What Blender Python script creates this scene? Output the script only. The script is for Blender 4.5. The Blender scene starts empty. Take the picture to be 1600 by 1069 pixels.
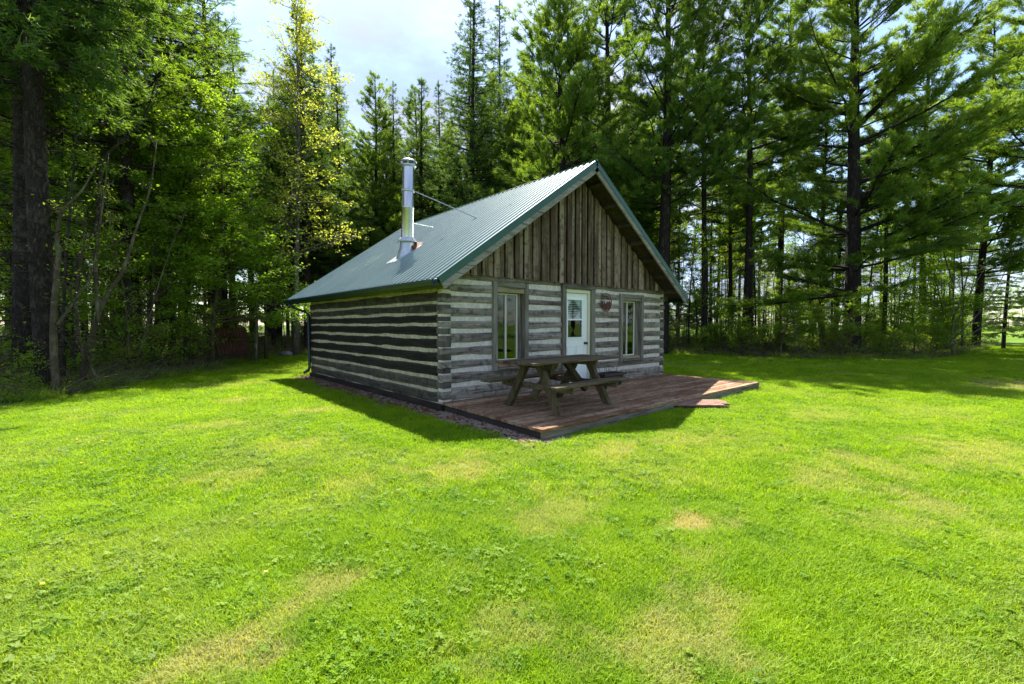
import bpy, math, random
import numpy as np
from mathutils import Vector, Matrix
S = bpy.context.scene
COL = S.collection
PI = math.pi

# ------------------------------------------------------------------ camera
F_PX, YAW, PIT = 711.8, 0.7117, -0.0381
CAM = np.array([-4.067, -6.487, 1.304])
Fw = np.array([math.sin(YAW)*math.cos(PIT), math.cos(YAW)*math.cos(PIT), math.sin(PIT)])
Rt = np.array([math.cos(YAW), -math.sin(YAW), 0.0])
Up = np.cross(Rt, Fw)
cam = bpy.data.cameras.new('camera'); cam.lens = F_PX/1600*36; cam.sensor_width = 36
cam.clip_start = 0.05; cam.clip_end = 3000
co = bpy.data.objects.new('camera', cam); COL.objects.link(co)
M = Matrix(((Rt[0], Up[0], -Fw[0]), (Rt[1], Up[1], -Fw[1]), (Rt[2], Up[2], -Fw[2])))
co.rotation_euler = M.to_euler(); co.location = CAM.tolist()
S.camera = co

# ------------------------------------------------------------------ light
SUN = Vector((0.32, 0.56, 1.0)).normalized()
sun = bpy.data.lights.new('sun', 'SUN'); sun.energy = 4.6; sun.angle = math.radians(0.6); sun.color = (1, .95, .86)
so = bpy.data.objects.new('sun', sun); COL.objects.link(so)
so.rotation_euler = SUN.to_track_quat('Z', 'Y').to_euler()
S.view_settings.view_transform = 'Standard'; S.view_settings.look = 'None'
S.view_settings.exposure = 1.75; S.cycles.diffuse_bounces = 8; S.cycles.max_bounces = 16; S.view_settings.gamma = 1
S.render.resolution_x = 1024; S.render.resolution_y = 684

w = bpy.data.worlds.new('World'); S.world = w; w.use_nodes = True
nt = w.node_tree; nt.nodes.clear()
def WN(t, **k):
    n = nt.nodes.new(t)
    for a, b in k.items(): setattr(n, a, b)
    return n
sky = WN('ShaderNodeTexSky', sky_type='NISHITA', sun_disc=False)
sky.sun_elevation = math.asin(SUN.z); sky.sun_rotation = math.atan2(SUN.x, SUN.y)
sky.ozone_density = 1.5; sky.dust_density = 0.6
tc = WN('ShaderNodeTexCoord')
mp = WN('ShaderNodeMapping'); mp.inputs['Scale'].default_value = (1, 1, 2.6); mp.inputs['Location'].default_value = (3.1, .4, .3)
nz = WN('ShaderNodeTexNoise'); nz.inputs['Scale'].default_value = 1.5; nz.inputs['Detail'].default_value = 9; nz.inputs['Roughness'].default_value = .55
rp = WN('ShaderNodeValToRGB'); rp.color_ramp.elements[0].position = .43; rp.color_ramp.elements[1].position = .58
nz2 = WN('ShaderNodeTexNoise'); nz2.inputs['Scale'].default_value = 3; nz2.inputs['Detail'].default_value = 6
cr2 = WN('ShaderNodeValToRGB'); cr2.color_ramp.elements[0].color = (1.1, 1.7, 3.4, 1); cr2.color_ramp.elements[1].color = (2.9, 3.05, 3.7, 1)
cr2.color_ramp.elements[0].position = .35; cr2.color_ramp.elements[1].position = .65
mx = WN('ShaderNodeMix', data_type='RGBA')
bg = WN('ShaderNodeBackground'); bg.inputs['Strength'].default_value = 0.095
wo = WN('ShaderNodeOutputWorld')
L = nt.links.new
L(tc.outputs['Generated'], mp.inputs[0]); L(mp.outputs[0], nz.inputs['Vector']); L(mp.outputs[0], nz2.inputs['Vector'])
L(nz.outputs['Fac'], rp.inputs[0]); L(nz2.outputs['Fac'], cr2.inputs[0])
L(rp.outputs[0], mx.inputs['Factor']); L(sky.outputs[0], mx.inputs['A']); L(cr2.outputs[0], mx.inputs['B'])
L(mx.outputs['Result'], bg.inputs[0]); L(bg.outputs[0], wo.inputs[0])

# ------------------------------------------------------------------ helpers
def ray(u, v):
    return Fw+Rt*((u-800)/F_PX)-Up*((v-534.5)/F_PX)
def at_z(u, v, z):
    d = ray(u, v); t = (z-CAM[2])/d[2]; return CAM+d*t
def at(u, D):                       # ground position (x, y) seen at column u, D metres ahead
    d = Fw+Rt*((u-800)/F_PX); return CAM[0]+d[0]*D, CAM[1]+d[1]*D
def pt(u, v, D): return CAM+ray(u, v)*D

def hsh(i, j, s):
    n = (i*374761393+j*668265263+s*982451653) & 0xffffffff
    n = ((n ^ (n >> 13))*1274126177) & 0xffffffff
    return ((n ^ (n >> 16)) & 0xffff)/65535.0
def vnoise(x, y, s=0):
    x = np.asarray(x, float); y = np.asarray(y, float)
    i = np.floor(x).astype(np.int64); j = np.floor(y).astype(np.int64)
    fx = x-i; fy = y-j; fx = fx*fx*(3-2*fx); fy = fy*fy*(3-2*fy)
    a = hsh(i, j, s); b = hsh(i+1, j, s); c = hsh(i, j+1, s); d = hsh(i+1, j+1, s)
    return (a+(b-a)*fx)*(1-fy)+(c+(d-c)*fx)*fy
def fbm(x, y, s=0, o=4):
    r = 0; a = .5; n = 0
    for k in range(o):
        r = r+a*vnoise(x*2**k, y*2**k, s+k*7); n += a; a *= .5
    return r/n

class MB:
    """collects verts / quads / tris (numpy) and builds one mesh"""
    def __init__(s): s.v = []; s.f4 = []; s.f3 = []; s.n = 0; s.at = {}; s.big = []
    def add(s, v, f4=None, f3=None, **at):
        v = np.asarray(v, float).reshape(-1, 3)
        if f4 is not None and len(f4): s.f4.append(np.asarray(f4, int).reshape(-1, 4)+s.n)
        if f3 is not None and len(f3): s.f3.append(np.asarray(f3, int).reshape(-1, 3)+s.n)
        for k, a in at.items():
            s.at.setdefault(k, []).append((s.n, np.broadcast_to(np.asarray(a, float), (len(v),))))
        s.v.append(v); s.n += len(v)
        return s
    def box(s, x0, x1, y0, y1, z0, z1, fn=None):
        v = np.array([(x, y, z) for x in (x0, x1) for y in (y0, y1) for z in (z0, z1)], float)
        if fn is not None: v = np.array([fn(*p) for p in v])
        return s.add(v, f4=[(0, 1, 3, 2), (4, 6, 7, 5), (0, 4, 5, 1), (2, 3, 7, 6), (0, 2, 6, 4), (1, 5, 7, 3)])
    def bbox(s, x0, x1, y0, y1, z0, z1, b=.006, fn=None):
        """chamfered box"""
        v = []; 
        for x, sx in ((x0, 1), (x1, -1)):
            for y, sy in ((y0, 1), (y1, -1)):
                for z, sz in ((z0, 1), (z1, -1)):
                    v += [(x, y+sy*b, z+sz*b), (x+sx*b, y, z+sz*b), (x+sx*b, y+sy*b, z)]
        v = np.array(v)
        if fn is not None: v = np.array([fn(*p) for p in v])
        I = lambda x, y, z, k: (x*4+y*2+z)*3+k
        f4 = []; f3 = []
        for a in (0, 1):
            f4 += [(I(a, 0, 0, 0), I(a, 0, 1, 0), I(a, 1, 1, 0), I(a, 1, 0, 0)), (I(0, a, 0, 1), I(0, a, 1, 1), I(1, a, 1, 1), I(1, a, 0, 1)),
                   (I(0, 0, a, 2), I(0, 1, a, 2), I(1, 1, a, 2), I(1, 0, a, 2))]
            for c in (0, 1):
                f4 += [(I(a, c, 0, 0), I(a, c, 1, 0), I(a, c, 1, 1), I(a, c, 0, 1)), (I(a, 0, c, 0), I(a, 1, c, 0), I(a, 1, c, 2), I(a, 0, c, 2)),
                       (I(0, a, c, 1), I(1, a, c, 1), I(1, a, c, 2), I(0, a, c, 2))]
                for d in (0, 1): f3.append((I(a, c, d, 0), I(a, c, d, 1), I(a, c, d, 2)))
        return s.add(v, f4, f3)
    def tubes(s, P, R, k=6, cap=True, **at):
        P = np.asarray(P, float); R = np.asarray(R, float)
        if P.ndim == 2: P = P[None]; R = R[None]
        B, n, _ = P.shape
        T = np.empty_like(P); T[:, 1:-1] = P[:, 2:]-P[:, :-2] if n > 2 else T[:, 1:-1]
        T[:, 0] = P[:, 1]-P[:, 0]; T[:, -1] = P[:, -1]-P[:, -2]
        T /= np.linalg.norm(T, axis=2, keepdims=True)+1e-9
        ref = np.where(np.abs(T[:, :1, 2:3]) > .8, np.array([1., 0, 0]), np.array([0, 0, 1.]))
        A = np.cross(T, np.broadcast_to(ref, T.shape)); A /= np.linalg.norm(A, axis=2, keepdims=True)+1e-9
        C = np.cross(T, A)
        an = np.arange(k)*2*PI/k
        V = P[:, :, None]+R[:, :, None, None]*(A[:, :, None]*np.cos(an)[None, None, :, None]+C[:, :, None]*np.sin(an)[None, None, :, None])
        b, i, j = np.meshgrid(np.arange(B), np.arange(n-1), np.arange(k), indexing='ij')
        o = lambda i, j: (b*n+i)*k+(j % k)
        f = np.stack([o(i, j), o(i, j+1), o(i+1, j+1), o(i+1, j)], -1).reshape(-1, 4)
        f3 = None
        if cap:
            base = (np.arange(B)*n+n-1)*k
            f3 = np.concatenate([np.stack([base, base+q, base+q+1], 1) for q in range(1, k-1)]+[np.stack([np.arange(B)*n*k, np.arange(B)*n*k+q+1, np.arange(B)*n*k+q], 1) for q in range(1, k-1)])
        at2 = {a: (np.repeat(np.asarray(x, float), n*k) if np.ndim(x) == 1 else x) for a, x in at.items()}
        return s.add(V.reshape(-1, 3), f, f3, **at2)
    def lathe(s, prof, c=(0, 0), k=20, fn=None):
        an = np.arange(k)*2*PI/k
        v = np.array([(c[0]+r*math.cos(a), c[1]+r*math.sin(a), z) for r, z in prof for a in an])
        if fn is not None: v = np.array([fn(*p) for p in v])
        f = [(i*k+j, i*k+(j+1) % k, (i+1)*k+(j+1) % k, (i+1)*k+j) for i in range(len(prof)-1) for j in range(k)]
        return s.add(v, f)
    def prism(s, poly, z0, z1, fn=None):
        n = len(poly)
        v = np.array([(x, y, z0) for x, y in poly]+[(x, y, z1) for x, y in poly], float)
        if fn is not None: v = np.array([fn(*p) for p in v])
        f4 = [(i, (i+1) % n, n+(i+1) % n, n+i) for i in range(n)]
        s.big.append([i+s.n for i in range(n)][::-1]); s.big.append([n+i+s.n for i in range(n)])
        return s.add(v, f4)
    def mesh(s, name, mat=None, smooth=False, sm_ang=None):
        me = bpy.data.meshes.new(name)
        V = np.concatenate(s.v) if s.v else np.zeros((0, 3))
        f4 = np.concatenate(s.f4) if s.f4 else np.zeros((0, 4), int)
        f3 = np.concatenate(s.f3) if s.f3 else np.zeros((0, 3), int)
        loops = np.concatenate([f4.ravel(), f3.ravel()]+[np.array(b) for b in s.big]).astype(np.int32)
        sizes = np.concatenate([np.full(len(f4), 4), np.full(len(f3), 3), np.array([len(b) for b in s.big], int)]).astype(np.int32)
        starts = np.concatenate([[0], np.cumsum(sizes)[:-1]]).astype(np.int32) if len(sizes) else sizes
        me.vertices.add(len(V)); me.vertices.foreach_set('co', V.astype(np.float32).ravel())
        me.loops.add(len(loops)); me.loops.foreach_set('vertex_index', loops)
        me.polygons.add(len(sizes)); me.polygons.foreach_set('loop_start', starts)
        try: me.polygons.foreach_set('loop_total', sizes)
        except Exception: pass
        me.polygons.foreach_set('use_smooth', np.full(len(sizes), bool(smooth)))
        for k, lst in s.at.items():
            a = np.zeros(len(V), np.float32)
            for st, arr in lst: a[st:st+len(arr)] = arr
            me.attributes.new(k, 'FLOAT', 'POINT').data.foreach_set('value', a)
        me.update(calc_edges=True)
        if mat: me.materials.append(mat)
        return me
    def build(s, name, mat, parent=None, smooth=False, recalc=False):
        me = s.mesh(name, mat, smooth)
        if recalc:
            import bmesh
            bm = bmesh.new(); bm.from_mesh(me); bmesh.ops.recalc_face_normals(bm, faces=bm.faces); bm.to_mesh(me); bm.free()
        return obj(name, me, parent)

def obj(name, data, parent=None):
    o = bpy.data.objects.new(name, data); COL.objects.link(o)
    if parent: o.parent = parent
    return o
def tag(o, label=None, cat=None, group=None, kind=None):
    if label: o['label'] = label
    if cat: o['category'] = cat
    if group: o['group'] = group
    if kind: o['kind'] = kind
    return o
def thing(name, label, cat, loc=(0, 0, 0), rz=0, group=None):
    o = obj(name, None); o.location = loc; o.rotation_euler = (0, 0, rz); o.empty_display_size = .2
    return tag(o, label, cat, group)
def copy_tree(o, parent=None):
    c = o.copy(); COL.objects.link(c)
    if parent: c.parent = parent
    for ch in [x for x in KIDS.get(o.name, [])]: copy_tree(ch, c)
    return c
KIDS = {}

# ------------------------------------------------------------------ materials
def newmat(name):
    m = bpy.data.materials.new(name); m.use_nodes = True
    t = m.node_tree; b = t.nodes['Principled BSDF']
    return m, t, b
class NB:
    def __init__(s, t): s.t = t
    def __call__(s, typ, ins=None, **k):
        n = s.t.nodes.new(typ)
        for a, b in k.items(): setattr(n, a, b)
        for a, b in (ins or {}).items():
            if hasattr(b, 'node') or isinstance(b, bpy.types.NodeSocket): s.t.links.new(b, n.inputs[a])
            else: n.inputs[a].default_value = b
        return n
    def ramp(s, fac, *st):
        n = s('ShaderNodeValToRGB', {'Fac': fac}); e = n.color_ramp.elements
        while len(e) < len(st): e.new(.5)
        for x, (p, c) in zip(e, st): x.position = p; x.color = (*c, 1) if len(c) == 3 else c
        return n.outputs[0]
    def mix(s, f, a, b, bt='MIX'):
        n = s('ShaderNodeMix', data_type='RGBA', blend_type=bt)
        for i, x in ((0, f), (6, a), (7, b)):
            if isinstance(x, bpy.types.NodeSocket): s.t.links.new(x, n.inputs[i])
            else: n.inputs[i].default_value = x if i == 0 else ((*x, 1) if len(x) == 3 else x)
        return n.outputs[2]
    def noise(s, vec, sc, det=4, ro=.55):
        return s('ShaderNodeTexNoise', {'Vector': vec, 'Scale': sc, 'Detail': det, 'Roughness': ro}).outputs['Fac']
    def math(s, op, a, b=0.0):
        return s('ShaderNodeMath', {0: a, 1: b}, operation=op).outputs[0]
    def bump(s, h, st, d=.01): return s('ShaderNodeBump', {'Height': h, 'Strength': st, 'Distance': d}).outputs[0]

def wood(name, dark, mid, light, axis=0, rough=.85, grain=40, smear=None, stain=None, patch=1.6, rnd=.35, moss=None):
    m, t, b = newmat(name); N = NB(t)
    geo = N('ShaderNodeTexCoord').outputs['Object']
    oi = N('ShaderNodeObjectInfo').outputs['Random']
    off = N('ShaderNodeCombineXYZ', {0: N.math('MULTIPLY', oi, 37.), 1: N.math('MULTIPLY', oi, 61.), 2: N.math('MULTIPLY', oi, 23.)}).outputs[0]
    v = N('ShaderNodeVectorMath', {0: geo, 1: off}, operation='ADD').outputs[0]
    sc = [1, 1, 1]; sc[axis] = .055
    mp = N('ShaderNodeMapping', {'Vector': v, 'Scale': sc}).outputs[0]
    sc2 = [1, 1, 1]; sc2[axis] = .25
    mp2 = N('ShaderNodeMapping', {'Vector': v, 'Scale': sc2}).outputs[0]
    g = N.noise(mp, grain, 8, .65); p = N.noise(mp2, patch*3, 5, .6); q = N.noise(v, patch*6, 6, .6)
    f = N.math('ADD', N.math('MULTIPLY', g, .65), N.math('MULTIPLY', p, .45))
    f = N.math('ADD', f, N.math('MULTIPLY', N.math('SUBTRACT', oi, .5), rnd*.5))
    c = N.ramp(f, (.33, dark), (.5, mid), (.72, light))
    # knots
    vor = N('ShaderNodeTexVoronoi', {'Vector': mp2, 'Scale': 2.3}).outputs['Distance']
    kn = N.ramp(vor, (.02, (1, 1, 1)), (.075, (0, 0, 0)))
    c = N.mix(N.math('MULTIPLY', kn, .7), c, tuple(x*.35 for x in dark))
    # cracks
    ck = N.noise(mp, grain*.6, 3, .5); ckr = N.ramp(ck, (.36, (1, 1, 1)), (.40, (0, 0, 0)))
    c = N.mix(N.math('MULTIPLY', ckr, .65), c, tuple(x*.4 for x in dark))
    if stain: c = N.mix(N.ramp(q, (.5, (0, 0, 0)), (.66, (.8, .8, .8))), c, stain)
    if moss: c = N.mix(N.ramp(N.noise(v, 4.5, 6, .65), (.52, (0, 0, 0)), (.68, (.75, .75, .75))), c, moss)
    if smear:
        e = N('ShaderNodeAttribute', attribute_name='edge').outputs['Fac']
        fe = N.math('MULTIPLY', e, N.ramp(N.noise(mp2, 9, 5, .6), (.38, (.15, .15, .15)), (.62, (1, 1, 1))))
        c = N.mix(fe, c, smear)
    t.links.new(c, b.inputs['Base Color']); b.inputs['Roughness'].default_value = rough
    b.inputs['Specular IOR Level'].default_value = .25
    h = N.math('SUBTRACT', g, N.math('MULTIPLY', ckr, .5))
    t.links.new(N.bump(h, .7, .012), b.inputs['Normal'])
    return m

def simple(name, col, rough=.6, metal=0, spec=.5, var=.0, bump=0, scale=20):
    m, t, b = newmat(name); N = NB(t)
    b.inputs['Roughness'].default_value = rough; b.inputs['Metallic'].default_value = metal; b.inputs['Specular IOR Level'].default_value = spec
    g = N('ShaderNodeTexCoord').outputs['Object']; n = N.noise(g, scale, 6, .6)
    c = N.ramp(n, (.3, tuple(max(0, x*(1-var)) for x in col)), (.7, tuple(min(1, x*(1+var)) for x in col)))
    t.links.new(c, b.inputs['Base Color'])
    if bump: t.links.new(N.bump(n, bump, .01), b.inputs['Normal'])
    return m

def leafmat(name, c0, c1, trans=.45, tr_tint=(1.25, 1.3, .5), rough=.6, attr='tint', inst=None, dryc=None, dark=None):
    m, t, b = newmat(name); N = NB(t)
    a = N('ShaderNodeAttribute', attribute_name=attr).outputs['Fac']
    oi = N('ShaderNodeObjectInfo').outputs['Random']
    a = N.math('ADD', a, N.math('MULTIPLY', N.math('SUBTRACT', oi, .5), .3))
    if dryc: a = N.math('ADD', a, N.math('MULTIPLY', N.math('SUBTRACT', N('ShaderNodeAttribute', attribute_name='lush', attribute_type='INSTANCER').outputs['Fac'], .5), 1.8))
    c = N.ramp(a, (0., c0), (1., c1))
    if dryc:
        d = N('ShaderNodeAttribute', attribute_name='dry', attribute_type='INSTANCER').outputs['Fac']
        rr = N('ShaderNodeAttribute', attribute_name='rnd').outputs['Fac']
        dd = N('ShaderNodeMath', {0: N.math('SUBTRACT', N.math('MULTIPLY', d, 1.35), N.math('MULTIPLY', rr, .35)), 1: 0.0}, operation='MAXIMUM', use_clamp=True).outputs[0]
        c = N.mix(dd, c, dryc)
    t.links.new(c, b.inputs['Base Color']); b.inputs['Roughness'].default_value = rough
    b.inputs['Specular IOR Level'].default_value = .2
    tr = N('ShaderNodeBsdfTranslucent', {'Color': N.mix(1.0, c, tr_tint, 'MULTIPLY')})
    ms = N('ShaderNodeMixShader', {0: trans, 1: b.outputs[0], 2: tr.outputs[0]})
    t.links.new(ms.outputs[0], t.nodes['Material Output'].inputs[0])
    return m

def bark(name, dark, light, sc=14, st=1.0, lich=None):
    m, t, b = newmat(name); N = NB(t)
    g = N('ShaderNodeTexCoord').outputs['Object']
    mp = N('ShaderNodeMapping', {'Vector': g, 'Scale': (1, 1, .35)}).outputs[0]
    n0 = N.noise(mp, sc*.9, 6, .6); v = N.math('MULTIPLY', N.math('ABSOLUTE', N.math('SUBTRACT', n0, .5)), 3.2)
    n = N.noise(g, sc*2.6, 6, .7)
    f = N.math('ADD', N.math('MULTIPLY', v, .55), N.math('MULTIPLY', n, .6))
    c = N.ramp(f, (.35, dark), (.75, light))
    if lich: c = N.mix(N.ramp(N.noise(g, 3, 6, .6), (.52, (0, 0, 0)), (.7, (.7, .7, .7))), c, lich)
    t.links.new(c, b.inputs['Base Color']); b.inputs['Roughness'].default_value = .9; b.inputs['Specular IOR Level'].default_value = .15
    t.links.new(N.bump(f, st, .03), b.inputs['Normal'])
    return m

M_ = {}
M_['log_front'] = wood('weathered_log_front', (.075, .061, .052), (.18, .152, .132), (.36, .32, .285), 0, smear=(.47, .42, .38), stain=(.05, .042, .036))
M_['log_left'] = wood('weathered_shaded_log_side', (.014, .012, .010), (.036, .032, .024), (.09, .08, .062), 1, smear=(.20, .19, .14), stain=(.015, .013, .011), moss=(.10, .11, .055))  # weathered and mossy; the side wall's deep shade is also in the colour
M_['log_black'] = wood('deep_shade_log_side', (.005, .0045, .004), (.012, .010, .008), (.035, .03, .024), 1, smear=(.10, .095, .075), stain=(.008, .007, .006))  # near-black copy of the side log, deep shade put into its colour
M_['log_end'] = wood('log_end_grain', (.03, .026, .022), (.075, .065, .056), (.16, .14, .12), 2, grain=60)
M_['gable'] = wood('gable_board_wood', (.05, .030, .019), (.14, .096, .066), (.31, .24, .18), 2, grain=34, stain=(.055, .034, .024), rnd=.65)
M_['trim'] = wood('window_trim_wood', (.07, .058, .045), (.15, .13, .105), (.27, .25, .215), 2, grain=50)
M_['trimh'] = wood('horizontal_trim_wood', (.07, .058, .045), (.15, .13, .105), (.25, .23, .20), 0, grain=50)
M_['tan'] = wood('tan_header_wood', (.16, .12, .07), (.28, .225, .14), (.38, .32, .22), 0, grain=50)
M_['rake'] = wood('barge_board_wood', (.13, .115, .10), (.23, .21, .19), (.36, .34, .31), 0, grain=50)
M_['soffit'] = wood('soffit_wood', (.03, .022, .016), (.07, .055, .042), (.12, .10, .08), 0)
M_['deck'] = wood('stained_deck_wood', (.065, .028, .012), (.195, .098, .050), (.44, .32, .20), 0, grain=62, stain=(.125, .055, .028), rnd=.35, patch=2)
M_['deck_edge'] = wood('deck_edge_wood', (.05, .04, .03), (.13, .11, .085), (.26, .23, .19), 0, grain=40)
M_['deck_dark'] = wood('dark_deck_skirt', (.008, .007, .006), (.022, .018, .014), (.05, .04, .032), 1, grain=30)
M_['table'] = wood('mossy_table_wood', (.026, .018, .009), (.075, .052, .028), (.20, .145, .09), 0, grain=50, moss=(.075, .082, .022), rnd=.4)
M_['table_leg'] = wood('mossy_leg_wood', (.024, .017, .008), (.062, .046, .024), (.15, .115, .065), 2, grain=40, moss=(.065, .075, .018), rnd=.4)
M_['step'] = wood('red_brown_step', (.10, .045, .03), (.19, .095, .065), (.28, .17, .13), 0)
M_['chink'] = simple('mortar_chinking', (.58, .525, .48), .9, spec=.1, var=.22, bump=.5, scale=14)
M_['chink_side'] = simple('stained_mortar_chinking', (.42, .365, .26), .9, spec=.1, var=.35, bump=.5, scale=9)
M_['green'] = simple('green_trim_metal', (.012, .075, .055), .35, spec=.5, var=.15)
M_['gutter'] = simple('dark_green_gutter', (.006, .025, .02), .35, spec=.5, var=.2)
M_['white'] = simple('white_door_paint', (.78, .80, .80), .4, var=.03, bump=.02)
M_['cream'] = simple('cream_frame_paint', (.62, .60, .44), .5, var=.06)
M_['cream2'] = simple('beige_sash_vinyl', (.60, .56, .47), .5, var=.05)
M_['black'] = simple('black_plastic', (.012, .012, .013), .4, var=.3)
M_['dark'] = simple('dark_interior', (.012, .013, .015), .9, spec=.0, var=.5)
M_['steel'] = simple('stainless_steel', (.58, .585, .60), .30, metal=1, var=.06, bump=.02, scale=6)
M_['galv'] = simple('galvanised_steel', (.50, .53, .56), .42, metal=.7, var=.15, bump=.05)
M_['rust'] = simple('rusty_metal', (.17, .05, .022), .8, metal=.2, var=.5, bump=.3)
M_['rust_sign'] = simple('rusty_sign_metal', (.10, .035, .024), .7, metal=.3, var=.4, bump=.2)
M_['soil'] = simple('planter_soil', (.03, .02, .014), .95, var=.5, bump=.6, scale=60)
M_['lace'] = simple('pale_blue_lace', (.70, .78, .90), .9, spec=.1, var=.2, scale=60)
M_['rock'] = simple('grey_rock', (.22, .215, .20), .9, spec=.2, var=.3, bump=.6, scale=8)
M_['twig'] = simple('pale_twig', (.26, .22, .17), .9, spec=.1, var=.3)
M_['deadtwig'] = simple('dead_twig', (.11, .085, .065), .9, spec=.1, var=.4)

# roof metal: green paint, glossy, a little chalky
m, t, b = newmat('ribbed_roof_metal'); N = NB(t)
g = N('ShaderNodeTexCoord').outputs['Object']; n = N.math('ADD', N.math('MULTIPLY', N.noise(g, 1.3, 6, .6), .5), N.math('MULTIPLY', N.noise(N('ShaderNodeMapping', {'Vector': g, 'Scale': (.25, 5, .25)}).outputs[0], 2.2, 6, .6), .5)); n2 = N.noise(g, 40, 4, .6)
c = N.ramp(n, (.38, (.08, .155, .13)), (.7, (.15, .23, .20)))
c = N.mix(N.math('MULTIPLY', N.ramp(n2, (.60, (0, 0, 0)), (.68, (1, 1, 1))), .3), c, (.12, .13, .10))
t.links.new(c, b.inputs['Base Color']); b.inputs['Specular IOR Level'].default_value = 1.0
b.inputs['Metallic'].default_value = .55
t.links.new(N.ramp(n, (.3, (.44, .44, .44)), (.7, (.56, .56, .56))), b.inputs['Roughness'])
b.inputs['Coat Weight'].default_value = .9; b.inputs['Coat Roughness'].default_value = .38; b.inputs['Coat IOR'].default_value = 2.1
M_['roof'] = m

# window glass
m, t, b = newmat('window_glass'); N = NB(t)
gl = N('ShaderNodeBsdfGlossy', {'Color': (.62, .68, .74, 1), 'Roughness': .015})
tr = N('ShaderNodeBsdfTransparent', {'Color': (.93, .96, .97, 1)})
fr = N('ShaderNodeFresnel', {'IOR': 1.5})
g = N('ShaderNodeTexCoord').outputs['Object']
t.links.new(N.bump(N.noise(g, 3, 2, .5), .06, .02), gl.inputs['Normal'])
ms = N('ShaderNodeMixShader', {0: N.math('ADD', fr.outputs[0], .04), 1: tr.outputs[0], 2: gl.outputs[0]})
t.links.new(ms.outputs[0], t.nodes['Material Output'].inputs[0]); t.nodes.remove(b)
M_['glass'] = m

M_['bark_spruce'] = bark('spruce_bark', (.022, .016, .013), (.095, .074, .060), 16, 1.2, lich=(.10, .09, .075))
M_['bark_pine'] = bark('pine_bark', (.018, .014, .012), (.075, .06, .05), 10, 1.2)
M_['bark_tan'] = bark('smooth_tan_bark', (.065, .052, .032), (.19, .155, .10), 5, .3, lich=(.16, .16, .09))
M_['bark_grey'] = bark('pale_grey_bark', (.10, .092, .075), (.33, .31, .27), 7, .5, lich=(.09, .075, .06))
M_['bark_dark'] = bark('dark_sapling_bark', (.035, .03, .022), (.12, .10, .075), 9, .5)
YG = (1.5, 1.45, .45)
M_['needle_pine'] = leafmat('pine_needles', (.060, .135, .030), (.27, .37, .06), .52, YG)
M_['needle_spruce'] = leafmat('spruce_needles', (.050, .115, .032), (.17, .26, .05), .48, YG)
M_['needle_larch'] = leafmat('larch_needles', (.10, .20, .02), (.24, .36, .045), .58, YG)
M_['leaf_green'] = leafmat('fresh_green_leaves', (.10, .21, .016), (.24, .36, .04), .55, YG)
M_['leaf_yellow'] = leafmat('yellow_spring_leaves', (.32, .38, .04), (.56, .58, .10), .45, (1.1, 1.12, .5))
M_['leaf_dull'] = leafmat('dull_undergrowth_leaves', (.11, .18, .025), (.27, .33, .06), .5, YG)
M_['grass'] = leafmat('grass_blades', (.105, .240, .005), (.285, .425, .010), .50, (1.35, 1.3, .35), dryc=(.46, .43, .19))
M_['clover'] = leafmat('clover_leaves', (.085, .20, .008), (.20, .33, .014), .5, (1.35, 1.3, .35), dryc=(.40, .36, .13))
M_['dandelion'] = simple('dandelion_yellow', (.75, .55, .02), .7, var=.1)
M_['litter'] = simple('dead_leaf', (.20, .11, .065), .9, spec=.1, var=.5, scale=7)
M_['stone'] = simple('gravel_stone', (.26, .20, .16), .9, spec=.15, var=.4, scale=6)

# ------------------------------------------------------------------ ground
W, LL, H, PK = 6.82, 6.90, 2.19, 4.634
OF, OB, EX, EZ = .47, .90, .33, 2.025
SL = math.atan((PK-EZ)/(W/2+EX)); CS, SN = math.cos(SL), math.sin(SL); LS = (W/2+EX)/CS
lawn_poly = np.array([(-60, -60), (-26, -9), (-16, -4), (-9, 1.5), (-5.9, 5.1), (-5.0, 6.3), (-3.94, 7.92), (-2.41, 10.4), (.3, 14.6), (3.8, 18.5), (8, 19.5), (12, 15), (15.2, 9.5), (16.65, 5.75),
                      (17.7, 2.76), (17.7, .3), (18.3, -1.2), (21.4, -3.2), (30.7, -4.3), (60, -3.6), (120, 0), (120, -100), (-60, -100)])
def sdist(x, y, poly=lawn_poly):
    """signed distance, negative inside polygon"""
    x = np.asarray(x, float); y = np.asarray(y, float); d = np.full(x.shape, 1e9); ins = np.zeros(x.shape, bool)
    n = len(poly)
    for i in range(n):
        ax, ay = poly[i]; bx, by = poly[(i+1) % n]
        ex, ey = bx-ax, by-ay; t = np.clip(((x-ax)*ex+(y-ay)*ey)/(ex*ex+ey*ey), 0, 1)
        d = np.minimum(d, np.hypot(x-ax-t*ex, y-ay-t*ey))
        cr = ((ay > y) != (by > y)); xi = ax+(y-ay)/(ey if abs(ey) > 1e-9 else 1e-9)*ex
        ins ^= cr & (x < xi)
    return np.where(ins, -d, d)
def ground_z(x, y):
    x = np.asarray(x, float); y = np.asarray(y, float)
    r = np.hypot(x-3.4, y-3)
    z = -.16+.05*(fbm(x*.22+5, y*.22, 3, 3)-.5)*np.clip((r-4)/5, 0, 1)*2
    z = z-.05*np.exp(-((x-.5)**2/6+(y+2.6)**2/1.2))
    z = z+.012*(fbm(x*1.7, y*1.7, 9, 2)-.5)
    s = np.clip(sdist(x, y), 0, 6); z = z+s*.02+s*.05*(fbm(x*.6, y*.6, 21, 3)-.4)*.6
    far = np.clip((np.hypot(x, y)-70)/60, 0, 1); z = z*(1-far)+far*.0
    return z
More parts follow.
